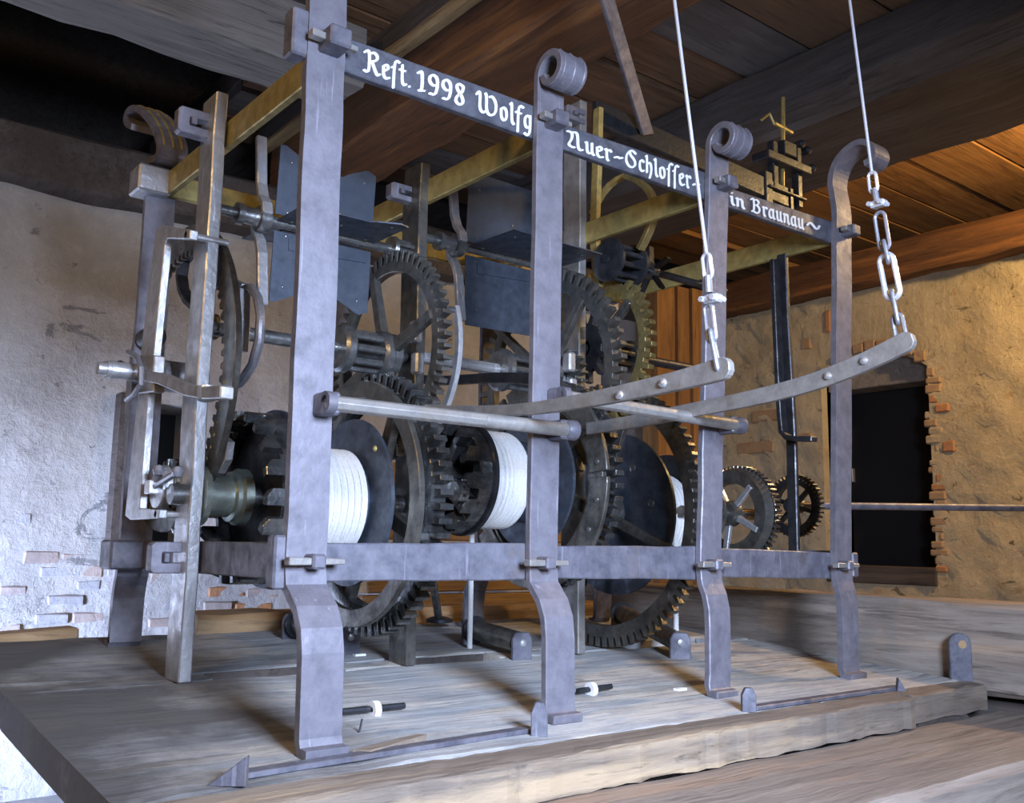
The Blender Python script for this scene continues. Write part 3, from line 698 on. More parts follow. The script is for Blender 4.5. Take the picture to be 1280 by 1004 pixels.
# inscription ------------------------------------------------------------------
G = {
 'R': (1.05, [[(.02, 1.30), (.2, 1.5), (.33, 1.38), (.33, .2), (.2, .02), (.02, .1)], [(.33, 1.3), (.62, 1.5), (.86, 1.3), (.80, 1.0), (.45, .82)], [(.5, .82), (.72, .3), (.86, .02), (1.02, .16)]]),
 'e': (.52, [[(.1, .8), (.1, .22), (.27, .02), (.5, .16)], [(.1, .82), (.32, 1.0), (.46, .76), (.14, .5)]]),
 's': (.42, [[(.16, -.38), (.18, 1.2), (.32, 1.5), (.52, 1.42)], [(.04, .95), (.18, 1.02)]]),
 't': (.48, [[(.2, 1.32), (.2, .2), (.33, .02), (.48, .12)], [(.03, .98), (.42, .98)]]),
 '.': (.3, [[(.12, .06), (.2, .12)]]),
 '1': (.5, [[(.06, 1.2), (.3, 1.46), (.3, .1), (.12, .04)], [(.3, .1), (.46, .14)]]),
 '9': (.68, [[(.56, .82), (.3, .68), (.1, .92), (.14, 1.28), (.36, 1.46), (.58, 1.26), (.58, .6), (.44, .1), (.14, .1)]]),
 '8': (.68, [[(.54, 1.38), (.3, 1.48), (.14, 1.26), (.24, .98), (.52, .62), (.58, .24), (.34, .02), (.1, .2), (.18, .58), (.5, .92), (.56, 1.24), (.54, 1.38)]]),
 'W': (1.5, [[(.02, 1.2), (.16, 1.46), (.27, 1.3), (.22, .34), (.44, .04), (.68, .3)], [(.62, 1.46), (.7, 1.2), (.68, .3), (.94, .02), (1.32, .34), (1.36, 1.0), (1.1, 1.44), (.9, 1.32)]]),
 'o': (.58, [[(.1, .8), (.1, .24), (.28, .02), (.48, .24), (.48, .76), (.3, .98), (.1, .8)]]),
 'l': (.34, [[(.06, 1.35), (.16, 1.5), (.16, .2), (.32, .04)]]),
 'f': (.46, [[(.16, -.34), (.18, 1.2), (.32, 1.5), (.54, 1.42)], [(.02, .95), (.42, .95)]]),
 'g': (.58, [[(.48, .9), (.3, 1.0), (.1, .8), (.1, .3), (.26, .1), (.48, .3)], [(.48, 1.0), (.48, -.1), (.3, -.42), (.08, -.3)]]),
 'A': (1.05, [[(0, 1.36), (.3, 1.4), (.31, .85), (.04, .22), (.28, .08), (.46, .14)], [(.3, 1.38), (.58, 1.52), (.68, 1.2), (.68, .3), (.82, .02), (1.0, .16)]]),
 'u': (.64, [[(.06, .92), (.14, .98), (.14, .2), (.28, .02), (.48, .22)], [(.48, 1.0), (.48, .16), (.62, .04)]]),
 'r': (.48, [[(.04, .9), (.14, .98), (.14, .12), (.26, .02)], [(.14, .78), (.36, 1.0), (.46, .84)]]),
 'S': (1.0, [[(.86, 1.3), (.62, 1.5), (.38, 1.4), (.42, 1.05), (.74, .8), (.86, .42), (.62, .06), (.3, .06), (.08, .4), (.1, .95), (.36, 1.36)]]),
 'c': (.46, [[(.42, .84), (.3, 1.0), (.1, .8), (.1, .22), (.26, .02), (.44, .14)]]),
 'h': (.62, [[(.06, 1.38), (.14, 1.5), (.14, .06)], [(.14, .74), (.36, 1.0), (.5, .78), (.5, .2), (.36, -.3)]]),
 'i': (.32, [[(.06, .9), (.14, .98), (.14, .2), (.3, .04)], [(.14, 1.3), (.2, 1.38)]]),
 'n': (.64, [[(.04, .9), (.14, .98), (.14, .06)], [(.14, .76), (.36, 1.0), (.48, .8), (.48, .2), (.62, .04)]]),
 'B': (1.0, [[(.02, 1.3), (.2, 1.5), (.3, 1.3), (.3, .2), (.08, .08)], [(.3, 1.3), (.58, 1.5), (.8, 1.25), (.62, .9), (.32, .8)], [(.6, .88), (.86, .6), (.76, .16), (.5, .02), (.2, .16)]]),
 'a': (.64, [[(.46, .88), (.26, 1.0), (.1, .74), (.1, .24), (.26, .02), (.48, .24)], [(.48, 1.0), (.48, .18), (.62, .04)]]),
 '-': (.5, [[(.06, .42), (.2, .58), (.32, .48), (.46, .62)]]),
 '~': (.95, [[(.04, .5), (.22, .86), (.44, .7), (.6, .42), (.8, .4), (.92, .8)]]),
}
zc_ = [0]
def letters(mb, text, tb, px0, px1, lo=.18, capfrac=.66):
    o, tz, bz = tb
    xs = []; x = 0
    for ch in text:
        if ch == ' ': x += .4; continue
        xs.append((ch, x)); x += G[ch][0]+.10
    tot = x-.1
    a = UY(px0, 0, 0); 
    # real X where the word begins and ends on the bar
    def Xat(px):
        py = 150
        for _ in range(6):
            p = UY(px, py, 0); zc = (tz(p.x)+bz(p.x))/2
            d = (Vector((p.x, 0, zc))-CAM); py = 502-FPX*d.dot(U2)/d.dot(fwd)
        return UY(px, py, 0).x
    X0, X1 = Xat(px0), Xat(px1); kx = (X1-X0)/tot
    nib = Vector((.155, .13))
    for ch, ox in xs:
        for st in G[ch][1]:
            # smooth the pen path a little
            pts = [Vector(p) for p in st]
            for _ in range(2):
                if len(pts) > 2:
                    q = [pts[0]]
                    for i in range(len(pts)-1): q += [pts[i]*.75+pts[i+1]*.25, pts[i]*.25+pts[i+1]*.75]
                    q.append(pts[-1]); pts = q
            zc_[0] += 1
            def mp(v):
                X = X0+(ox+v.x)*kx; hgt = tz(X)-bz(X)
                return (X, -.0005-.000012*(zc_[0]*1+len(mb.f) % 60*.2), bz(X)+hgt*(lo+v.y/1.5*capfrac))
            for i in range(len(pts)-1):
                p, q = pts[i], pts[i+1]
                mb.add([mp(p-nib*.62), mp(p+nib*.62), mp(q+nib*.62), mp(q-nib*.62)], [(0, 1, 2, 3)])
                h = Vector((-nib.y, nib.x))*.28
                mb.add([mp(p-nib*.5-h), mp(p+nib*.5-h), mp(p+nib*.5+h), mp(p-nib*.5+h)], [(0, 1, 2, 3)])
                mb.add([mp(p-h*1.2), mp(p+h*1.2), mp(q+h*1.2), mp(q-h*1.2)], [(0, 1, 2, 3)])
l1 = MB(); letters(l1, 'Rest.', TB[0], 455, 515); letters(l1, '1998', TB[0], 521, 581); letters(l1, 'Wolfg', TB[0], 595, 664)
lab(l1.build('lettering', 'paint', TB[0][0]), 'white painted blackletter inscription'); 
l2 = MB(); letters(l2, 'Auer', TB[1], 709, 764, .14, .7); letters(l2, '-', TB[1], 767, 778); letters(l2, 'Schlosser', TB[1], 781, 863, .18, .7); letters(l2, '-', TB[1], 865, 874)
lab(l2.build('lettering', 'paint', TB[1][0]), 'white painted blackletter inscription')
l3 = MB(); letters(l3, 'in', TB[2], 912, 930, .14, .72); letters(l3, 'Braunau', TB[2], 938, 1004, .14, .72); letters(l3, '~', TB[2], 1008, 1024, .2, .7)
lab(l3.build('lettering', 'paint', TB[2][0]), 'white painted blackletter inscription')
for o in (l1, l2, l3): pass

# ================================================================== TRAINS
AY = .42
def arbor(parent, c, X0, X1, r, mat='steel', n=12): return MB().cyl((X0, *c), (X1, *c), r, n).build('arbor', mat, parent)
def spokes(parent, c, X0, X1, r0, r1, n, w0, ph, mat):
    for k in range(n):
        a = ph+2*PI*k/n; d = Vector((0, math.cos(a), math.sin(a))); t = Vector((0, -d.z, d.y))
        C = Vector((0, *c)); w1 = w0*.8
        q = [C+d*r0-t*w0, C+d*r0+t*w0, C+d*r1+t*w1, C+d*r1-t*w1]
        MB().hexa([p+Vector((X0, 0, 0)) for p in q], [p+Vector((X1, 0, 0)) for p in q]).build('spoke', mat, parent, bevel=.0015)
def lantern(parent, c, X0, X1, r, n=8, cap=.016, mat='steel', tr=.0065):
    for (a, b) in ((X0, X0+cap), (X1-cap, X1)):
        MB().lathe((a, *c), (1, 0, 0), [(0, 0), (0, r*.86), (cap*.25, r), (cap*.8, r), (cap, r*.9), (cap, 0)], 24).build('pinion_cap', mat, parent)
    for k in range(n):
        a = 2*PI*k/n; y, z = c[0]+r*.74*math.cos(a), c[1]+r*.74*math.sin(a)
        MB().cyl((X0+cap*.5, y, z), (X1-cap*.5, y, z), tr, 8).build('trundle', mat, parent)
def rivets(parent, c, X, r, angs, mat='steel', s=.007):
    for a in angs:
        p = rx(c, X, r, a); MB().lathe(p, (-1, 0, 0), [(0, s), (.002, s*.9), (.004, s*.5), (.005, 0)], 10).build('rivet', mat, parent)
def rope_coil(c, X0, X1, r, rr, label, layers=1, tail=None):
    turns = int((X1-X0)/(rr*2.0)); pts = []
    m = 44
    for i in range(turns*m+1):
        a = 2*PI*i/m; x = X0+rr+(X1-X0-2*rr)*i/(turns*m)
        pts.append((x, c[0]+r*math.cos(a), c[1]+r*math.sin(a)))
    t = thing('rope', label, 'rope', (.5*(X0+X1), c[0], c[1]), 'white ropes wound on the clock drums')
    MB().tube(pts, rr, 7).build('wound_rope', 'rope', t)
    if tail:
        y, z1, x = tail
        tp = []
        nseg = 30
        for i in range(nseg+1): tp.append((x, y, c[1]+(z1-c[1])*i/nseg))
        MB().tube(tp, rr*.95, 8).build('hanging_strand', 'rope', t)
    return t

# ---- train 1
c1 = (AY, .104)
t1 = thing('winding_drum', 'winding drum with claw wheel and great wheel in the first frame bay', 'drum', (.2, *c1))
arbor(t1, c1, -.045, S-.02, .018)
MB().lathe((-.0, *c1), (1, 0, 0), [(0, 0), (0, .052), (.01, .052), (.012, .036), (.055, .036), (.058, .044), (.066, .044), (.07, .05), (.085, .05), (.085, 0)], 32).build('sleeve', 'green', t1)
MB().crown(.13, .060, .094, c1, .136, .152, 19, .56, .1, slope=.010).build('claw_rim', 'tooth', t1, bevel=.0015)
MB().lathe((.112, *c1), (1, 0, 0), [(0, 0), (0, .13), (.01, .13), (.01, 0)], 48, False).build('claw_disc', 'dark', t1)
o = MB().lathe((.130, *c1), (1, 0, 0), [(0, 0), (0, .160), (.008, .160), (.008, 0)], 72, False).build('flange', 'sheet', t1)
MB().lathe((.138, *c1), (1, 0, 0), [(0, 0), (0, .082), (.155, .082), (.155, 0)], 40).build('drum_barrel', 'sheet', t1)
o = MB().lathe((.293, *c1), (1, 0, 0), [(0, 0), (0, .158), (.007, .158), (.007, 0)], 72, False).build('flange', 'sheet', t1)
rivets(t1, c1, .293, .135, (.75*PI, 1.25*PI, .25*PI), 'lamplit_bar', .006)
o = MB().ring(.303, .315, c1, .2, .234, 96).build('locking_hoop', 'gear', t1, bevel=.0015)
MB().gear(.335, .363, c1, .195, .226, .252, 62, .5).build('great_wheel_rim', 'tooth', t1, bevel=.001)
spokes(t1, c1, .34, .358, .03, .2, 4, .016, .4, 'gear')
for k in range(6): MB().cyl(rx(c1, .312, .218, .3+k*PI/3), rx(c1, .338, .218, .3+k*PI/3), .009, 10).build('stud', 'steel', t1)
MB().lathe((.32, *c1), (1, 0, 0), [(0, 0), (0, .05), (.05, .05), (.05, 0)], 28).build('hub', 'gear', t1)
rope_coil(c1, .142, .290, .092, .0068, 'white rope wound on the leftmost drum behind the nearest post')

c2 = (AY, .398)
t2 = thing('second_wheel', 'large toothed wheel with lantern pinion high in the first frame bay', 'gear wheel', (.35, *c2))
arbor(t2, c2, -.02, S-.02, .013)
lantern(t2, c2, .255, .365, .047, 8, .024, 'steel', .0075)
MB().gear(.362, .380, c2, .168, .19, .212, 60, .46).build('wheel_rim', 'gear', t2, bevel=.001)
spokes(t2, c2, .356, .372, .035, .176, 4, .0125, math.radians(72), 'gear')
MB().lathe((.352, *c2), (1, 0, 0), [(0, 0), (0, .044), (.028, .044), (.028, 0)], 28).build('hub', 'steel', t2)
MB().ring(.402, .412, c2, .186, .2, 40, math.radians(-205+3), math.radians(-130)).build('lifting_hoop', 'bright', t2, bevel=.001)
for a in (math.radians(-200), math.radians(-135)):
    MB().cyl(rx(c2, .384, .19, a), rx(c2, .404, .193, a), .006, 8).build('stud', 'steel', t2)
for (yy, zz_) in ((-.05, .045), (-.06, -.02), (.05, .0)):
    bx(.392, .412, AY+yy-.012, AY+yy+.012, c2[1]+zz_-.022, c2[1]+zz_+.022).build('bearing_block', 'bright', t2, bevel=.004)

def fly(cc, X0, X1, label, bladeang, L, xb0, xb1, matb='sheet', fork=True, forkX=None, notch=True):
    t = thing('fly_fan', label, 'fan', (.5*(X0+X1), *cc), 'air brake fans at the top of the clock')
    MB().cyl((X0, *cc), (X1, *cc), .010, 12).build('arbor', 'steel', t)
    for ang in bladeang:
        d = Vector((0, math.cos(ang), math.sin(ang))); nrm = Vector((0, -d.z, d.y)); C = Vector((0, *cc))
        r0 = .016; pts = []
        xm = (xb0+xb1)/2
        outline = [(xb0, r0), (xb1, r0), (xb1, L*.93), (xb1-.02, L*.98), (xb1-.06, L*.86), (xm+.03, L*.80), (xm-.03, L*.80), (xb0+.05, L*.88), (xb0+.012, L), (xb0, L)] if notch else [(xb0, r0), (xb1, r0), (xb1, L), (xb0, L*1.02)]
        poly = [Vector((x, 0, 0))+C+d*r-nrm*.0012 for x, r in outline]
        b = MB().prism(poly, nrm*.0024).build('blade', matb, t)
        # stiffening strip and rivets
        q0 = Vector((xb0+.03, 0, 0))+C+d*(L*.25)-nrm*.003; q1 = Vector((xb1-.012, 0, 0))+C+d*.03-nrm*.003
        MB().strap([q0, q1], (q1-q0).cross(nrm).normalized()*.011, .003).build('stiffener', matb, b)
        for (fx, fr_) in ((.12, .15), (.12, .8), (.88, .15), (.88, .8), (.5, .45)):
            p = Vector((xb0+(xb1-xb0)*fx, 0, 0))+C+d*(L*fr_)
            for sg in (-1, 1): MB().lathe(p+nrm*.001*sg, nrm*sg, [(0, .0035), (.0015, .0025), (.002, 0)], 8).build('rivet', 'steel', b)
    if fork:
        fx = forkX
        for sg, ll in ((1, .17), (-1, .17)):
            a = math.radians(82)
            d = Vector((0, math.cos(a), math.sin(a)))*sg
            C = Vector((fx, *cc)); side = Vector((.0, -d.z, d.y)).normalized()
            P = [C+d*.0+side*.024, C+d*.02+side*.022, C+d*.04+side*.008, C+d*.07, C+d*ll]
            MB().strap(P, (.010, 0, 0), .012).build('clamp_arm', 'bright', t, bevel=.002)
        MB().lathe((fx-.05, *cc), (1, 0, 0), [(0, 0), (0, .02), (.012, .02), (.014, .015), (.04, .017), (.042, .024), (.062, .024), (.064, 0)], 20).build('collar', 'steel', t)
    return t
cf1 = (AY, .618)
f1 = fly(cf1, -.02, S-.01, 'dark sheet iron fan with notched blades in the first frame bay', [math.radians(a) for a in (94, 180, 272, 2)], .150, .115, .322, forkX=.09)
MB().lathe((.365, *cf1), (1, 0, 0), [(0, 0), (0, .026), (.008, .028), (.008, 0)], 16).build('pinion_cap', 'steel', f1)
for k in range(7):
    a = 2*PI*k/7; MB().cyl((.37, cf1[0]+.02*math.cos(a), cf1[1]+.02*math.sin(a)), (.412, cf1[0]+.02*math.cos(a), cf1[1]+.02*math.sin(a)), .004, 6).build('trundle', 'steel', f1)

# ---- train 2
c3 = (AY, .164)
t3 = thing('winding_drum', 'winding drum with heavy claw wheel and notched hoop in the middle bay', 'drum', (.65, *c3))
arbor(t3, c3, S+.01, .85, .018)
MB().lathe((.455, *c3), (1, 0, 0), [(0, 0), (0, .03), (.04, .04), (.06, .04), (.06, 0)], 24).build('sleeve', 'gear', t3)
MB().crown(.556, .492, .522, c3, .088, .114, 13, .6, .2, slope=.012).build('claw_rim', 'tooth', t3, bevel=.0015)
MB().lathe((.545, *c3), (1, 0, 0), [(0, 0), (0, .1), (.008, .1), (.008, 0)], 40, False).build('claw_disc', 'dark', t3)
spokes(t3, c3, .50, .53, .03, .092, 4, .012, .7, 'steel')
for k in range(4):
    p_ = rx(c3, .475, .07, .3+k*PI/2); bx(p_.x-.018, p_.x+.018, p_.y-.014, p_.y+.014, p_.z-.014, p_.z+.014).build('click_block', 'steel', t3, bevel=.003)
MB().lathe((.553, *c3), (1, 0, 0), [(0, 0), (0, .116), (.003, .12), (.012, .12), (.012, 0)], 64, False).build('flange', 'dark', t3)
MB().lathe((.565, *c3), (1, 0, 0), [(0, 0), (0, .088), (.175, .088), (.175, 0)], 40).build('drum_barrel', 'sheet', t3)
MB().lathe((.738, *c3), (1, 0, 0), [(0, 0), (0, .146), (.007, .146), (.007, 0)], 72, False).build('flange', 'sheet', t3)
# notched hoop (locking plate)
for (a0, a1) in ((-205, -184), (-181, -120), (-117, -30), (-27, 60), (63, 150)):
    a0 += 0; MB().ring(.752, .762, c3, .178, .232, 22, math.radians(a0), math.radians(a1)).build('hoop_segment', 'gear', t3, bevel=.0015)
MB().ring(.756, .768, c3, .170, .215, 72).build('locking_hoop', 'gear', t3, bevel=.001)
rivets(t3, c3, .752, .205, [math.radians(a) for a in (-212, -190, -168, -150)], 'steel', .007)
MB().gear(.778, .802, c3, .18, .205, .232, 54, .5).build('great_wheel_rim', 'tooth', t3, bevel=.001)
spokes(t3, c3, .78, .795, .03, .19, 4, .015, .4, 'gear')
rope_coil(c3, .566, .668, .098, .0062, 'white rope wound on the middle drum beside the claw wheel', tail=(AY+.1, -.26, .66))
# toothed crown beside the first great wheel
lantern(t3, (AY-.09, .13), S+.045, .50, .022, 6, .01)

c4 = (AY, .405)
t4 = thing('second_wheel', 'large spoked wheel with pointed teeth high in the middle bay', 'gear wheel', (.79, *c4))
arbor(t4, c4, S+.005, .86, .013, 'bright')
bx(S+.02, .64, AY-.011, AY+.011, c4[1]-.011, c4[1]+.011).build('square_shaft', 'lever', t4, bevel=.002)
lantern(t4, c4, .645, .775, .047, 8, .022)
MB().gear(.782, .799, c4, .192, .218, .245, 54, .44).build('wheel_rim', 'gear', t4, bevel=.001)
spokes(t4, c4, .776, .792, .035, .2, 4, .0115, math.radians(128), 'gear')
MB().lathe((.772, *c4), (1, 0, 0), [(0, 0), (0, .044), (.028, .044), (.028, 0)], 28).build('hub', 'steel', t4)
MB().gear(.83, .85, c4, .02, .05, .072, 22, .4).build('small_ratchet', 'steel', t4, bevel=.001)
for (yy, zz_) in ((-.05, .03), (-.055, -.03)):
    bx(.80, .82, AY+yy-.014, AY+yy+.014, c4[1]+zz_-.022, c4[1]+zz_+.022).build('bearing_block', 'bright', t4, bevel=.004)
cf2 = (AY, .66)
f2 = fly(cf2, S-.01, .85, 'dark sheet iron fan with plain blades under the middle cross bar', [math.radians(a) for a in (93, 181, 268)], .168, .553, .80, forkX=.53, notch=False)

# ---- train 3
c5 = (AY, .105)
t5 = thing('winding_drum', 'winding drum with wide great wheel in the third frame bay', 'drum', (1.05, *c5))
arbor(t5, c5, .87, S*3-.01, .018)
MB().gear(.955, .98, c5, .256, .283, .304, 84, .5).build('great_wheel_rim', 'gear', t5, bevel=.001)
spokes(t5, c5, .948, .962, .04, .262, 4, .012, math.radians(111), 'gear')
MB().lathe((.93, *c5), (1, 0, 0), [(0, 0), (0, .03), (.03, .05), (.055, .05), (.055, 0)], 28).build('hub', 'gear', t5)
MB().lathe((1.0, *c5), (1, 0, 0), [(0, 0), (0, .188), (.007, .188), (.007, 0)], 72, False).build('flange', 'sheet', t5)
rivets(t5, c5, 1.0, .12, (math.radians(-150), math.radians(170), math.radians(120)), 'steel', .01)
MB().lathe((1.007, *c5), (1, 0, 0), [(0, 0), (0, .088), (.17, .088), (.17, 0)], 40).build('drum_barrel', 'sheet', t5)
MB().lathe((1.175, *c5), (1, 0, 0), [(0, 0), (0, .150), (.007, .150), (.007, 0)], 64, False).build('flange', 'dark', t5)
rope_coil(c5, 1.05, 1.172, .096, .0062, 'white rope wound on the rightmost drum beside the big blue disc', tail=(AY-.1, -.27, 1.10))
c6 = (AY, .487)
t6 = thing('gold_wheel', 'yellowish toothed wheel behind the middle wheel below the tall post', 'gear wheel', (.95, *c6))
arbor(t6, c6, .87, S*3-.02, .012, 'dark')
MB().gear(.93, .948, c6, .148, .17, .19, 46, .5).build('wheel_rim', 'goldgear', t6, bevel=.001)
spokes(t6, c6, .925, .94, .03, .155, 4, .011, .9, 'gear')
MB().lathe((.92, *c6), (1, 0, 0), [(0, 0), (0, .035), (.03, .035), (.03, 0)], 24).build('hub', 'steel', t6)
MB().gear(.90, .915, c6, .02, .06, .085, 12, .35, .1).build('star_wheel', 'dark', t6, bevel=.001)
lantern(t6, c6, .97, 1.06, .04, 8, .018)
# ribbed escapement pinion above it
e = UX(772, 328, .90)
te = thing('escape_pinion', 'dark ribbed lantern pinion above the yellowish wheel', 'pinion', (.9, e.y, e.z))
lantern(te, (e.y, e.z), .865, .955, .05, 9, .014, 'dark', .006)
arbor(te, (e.y, e.z), .86, 1.28, .009, 'dark')
for k in range(5):
    a = 2*PI*k/5+.3
    MB().strap([rx((e.y, e.z), 1.01, .012, a), rx((e.y, e.z), 1.01, .06, a)], (.008, 0, 0), .008).build('fly_arm', 'dark', te, bevel=.001)
MB().lathe((1.0, e.y, e.z), (1, 0, 0), [(0, 0), (0, .02), (.02, .02), (.02, 0)], 16).build('hub', 'steel', te)
# curved golden detents
def curved(name, label, pts, X, hw, th, mat, cat='lever', vec=None):
    P = [UX(a, b, X) for a, b in pts]
    m = []
    for i in range(len(P)-1):
        m += [P[i], P[i].lerp(P[i+1], .5)]
    m.append(P[-1])
    for _ in range(2):
        m = [m[0]]+[(m[i-1]+m[i]*2+m[i+1])/4 for i in range(1, len(m)-1)]+[m[-1]]
    o = MB().strap(m, vec or (hw, 0, 0), th).build(name, mat, loc=P[0], bevel=.001)
    return tag(o, label, cat)
curved('detent_lever', 'small golden curved detent arm under the painted letters', [(783, 221), (800, 226), (815, 240), (821, 262), (812, 290), (800, 312)], .92, .010, .012, 'goldgear')
curved('detent_lever', 'dark arched detent arm beside the tall post', [(740, 268), (752, 240), (772, 222), (790, 218)], .93, .008, .01, 'lamplit_bar')
curved('warning_lever', 'flat warning lever crossing behind the middle drum', [(500, 470), (540, 478), (590, 474), (640, 470), (700, 478)], .55, .006, .02, 'dark')

# ---- right end: motion work
cb = (.30, .112)
tb_ = thing('crown_wheel', 'dished wheel with flat spokes between the third and fourth front posts', 'gear wheel', (1.3, *cb))
arbor(tb_, cb, 1.1, 1.40, .013)
MB().lathe((1.275, *cb), (1, 0, 0), [(0, .074), (0, .104), (.022, .112), (.022, .074), (0, .074)], 64, False).build('wheel_rim', 'gear', tb_)
MB().gear(1.297, 1.322, cb, .09, .102, .118, 56, .5).build('tooth_ring', 'tooth', tb_, bevel=.0008)
spokes(tb_, cb, 1.27, 1.282, .014, .09, 5, .0085, math.radians(135), 'bright')
MB().lathe((1.255, *cb), (1, 0, 0), [(0, 0), (0, .028), (.03, .032), (.03, 0)], 24).build('hub', 'gear', tb_)
MB().lathe((1.19, cb[0]+.035, cb[1]), (1, 0, 0), [(0, 0), (0, .09), (.006, .09), (.006, 0)], 40, False).build('backing_disc', 'gear', tb_)
cg = (.215, .134)
tg = thing('spur_wheel', 'small dark spoked spur wheel on the long horizontal rod', 'gear wheel', (1.42, *cg))
MB().gear(1.41, 1.43, cg, .052, .066, .077, 40, .5).build('wheel_rim', 'dark', tg, bevel=.0008)
spokes(tg, cg, 1.412, 1.424, .01, .056, 6, .006, .3, 'dark')
MB().lathe((1.395, *cg), (1, 0, 0), [(0, 0), (0, .018), (.045, .018), (.045, 0)], 20).build('hub', 'dark', tg)
e1 = UX(1300, 635.5, 2.2)
MB().cyl((1.40, *cg), e1, .0095, 12).build('leading_off_rod', 'bar', tg)
# bent straps at the right end
st = thing('bent_strap', 'dark strap hanging from the last cross bar with a bent foot', 'strap', (1.3, .16, .3))
P = [UX(a, b, S*3-.02) for a, b in ((968, 325), (971, 400), (974, 470), (977, 520), (979, 540), (985, 547), (998, 549), (1018, 549))]
MB().strap(P, (.012, 0, 0), .012).build('strap', 'dark', st, bevel=.0015)
st2 = thing('end_mechanism', 'dark spindle mechanism with cross pin above the word Braunau', 'mechanism', (1.3, .40, .95))
q = lambda a, b: UY(a, b, .40)
def slab(a0, b0, a1, b1, th, nm, mat='dark', Y=.40):
    p, r_ = UY(a0, b0, Y), UY(a1, b1, Y); bx(min(p.x, r_.x), max(p.x, r_.x), Y-th, Y+th, min(p.z, r_.z), max(p.z, r_.z)).build(nm, mat, st2, bevel=.003)
slab(950, 200, 1004, 212, .03, 'housing'); slab(962, 176, 970, 240, .012, 'side_bar'); slab(992, 184, 1000, 262, .012, 'side_bar'); slab(974, 176, 990, 200, .018, 'bearing'); slab(956, 236, 1002, 250, .02, 'bracket'); slab(952, 214, 962, 262, .014, 'side_bar')
MB().cyl(q(978, 240), q(979, 122), .006, 10).build('spindle', 'lamplit_bar', st2)
MB().cyl(q(968, 154), q(990, 166), .006, 8).build('cross_pin', 'lamplit_bar', st2)
for (a_, b_) in ((1004, 190), (1010, 212), (996, 182)): MB().lathe(q(a_, b_), (0, -1, 0), [(-.02, 0), (-.02, .012), (.02, .012), (.03, 0)], 12).build('knob', 'dark', st2)
MB().tube([q(952, 150), q(962, 142), q(968, 156)], .004, 6).build('twisted_wire', 'lamplit_bar', st2)

# ---- left end: winding jack
cj = (.60, .334)
tj = thing('internal_gear_ring', 'tall ring wheel with inward teeth at the left end of the frame', 'gear wheel', (0, *cj))
MB().ingear(.008, .020, cj, .293, .244, .232, 66, .5).build('ring_plate', 'gear', tj, bevel=.0008)
arbor(tj, cj, -.115, .05, .016, 'bright', 14)
MB().lathe((-.13, *cj), (1, 0, 0), [(0, 0), (0, .012), (.02, .012), (.022, .017), (.03, .017), (.03, 0)], 16).build('arbor_nut', 'bright', tj)
MB().lathe((-.015, *cj), (1, 0, 0), [(0, 0), (0, .03), (.06, .03), (.06, 0)], 20).build('collar', 'bright', tj)
for k in range(40):
    a = math.radians(-20-k*5.2)
    if 0 <= k < 30: MB().lathe(rx(cj, .0085, .258, a), (-1, 0, 0), [(0, .0035), (.002, .0025), (.0022, 0)], 6).build('pin_head', 'lamplit_bar', tj)
# spokes of the ring are the flat C strap in front
xs = -.06
C_ = [UX(a, b, xs) for a, b in ((250, 291), (222, 287), (203, 287), (197, 300), (193, 380), (189, 450), (177, 520), (169, 600), (161, 640), (164, 650), (200, 653), (244, 655))]
tc = thing('bracket_strap', 'bright C shaped strap standing in front of the ring wheel', 'bracket', (xs, .6, .3))
CP = [(195, 286), (203, 281), (238, 287), (237, 299), (209, 298), (206, 305), (200, 360), (192, 441), (185, 492), (178, 580), (174, 636), (199, 637), (198, 648), (162, 650), (156, 645), (163, 580), (172, 492), (176, 441), (185, 360)]
MB().prism([UX(a, b, xs) for a, b in CP], (.014, 0, 0)).build('strap', 'bright', tc, bevel=.0015)
MB().prism([UX(a, b, xs-.004) for a, b in ((174, 444), (193, 444), (191, 468), (192, 490), (172, 492), (173, 468))], (.02, 0, 0)).build('strap', 'lever', tc, bevel=.002)
for (a, b) in ((232, 293), (194, 643)): p = UX(a, b, xs); MB().cyl(p, (p.x+.075, p.y, p.z), .006, 10).build('stud', 'bright', tc)
MB().tube([UX(a, b, xs-.012) for a, b in ((160, 440), (172, 446), (177, 460), (176, 480), (168, 492), (158, 500))], .005, 8).build('spring_clip', 'galv', tc)
p0 = UX(176, 462, xs-.01)
MB().lathe(UX(150, 458, xs-.01), UX(128, 452, xs-.02)-UX(150, 458, xs-.01), [(0, .012), (.03, .005), (.08, .001)], 8).build('pointed_pin', 'lamplit_bar', tc)
tk = thing('crank_arm', 'flat crank arm pointing across the bright left arbor post', 'lever', (-.06, .4, .3))
MB().strap([UX(a, b, -.055) for a, b in ((186, 470), (205, 474), (238, 488), (262, 492), (284, 491))], (0, 0, .010), .022).build('arm', 'lever', tk, bevel=.002)
MB().cyl(UX(258, 500, -.055), UX(258, 484, -.055), .014, 12).build('pivot', 'bright', tk)
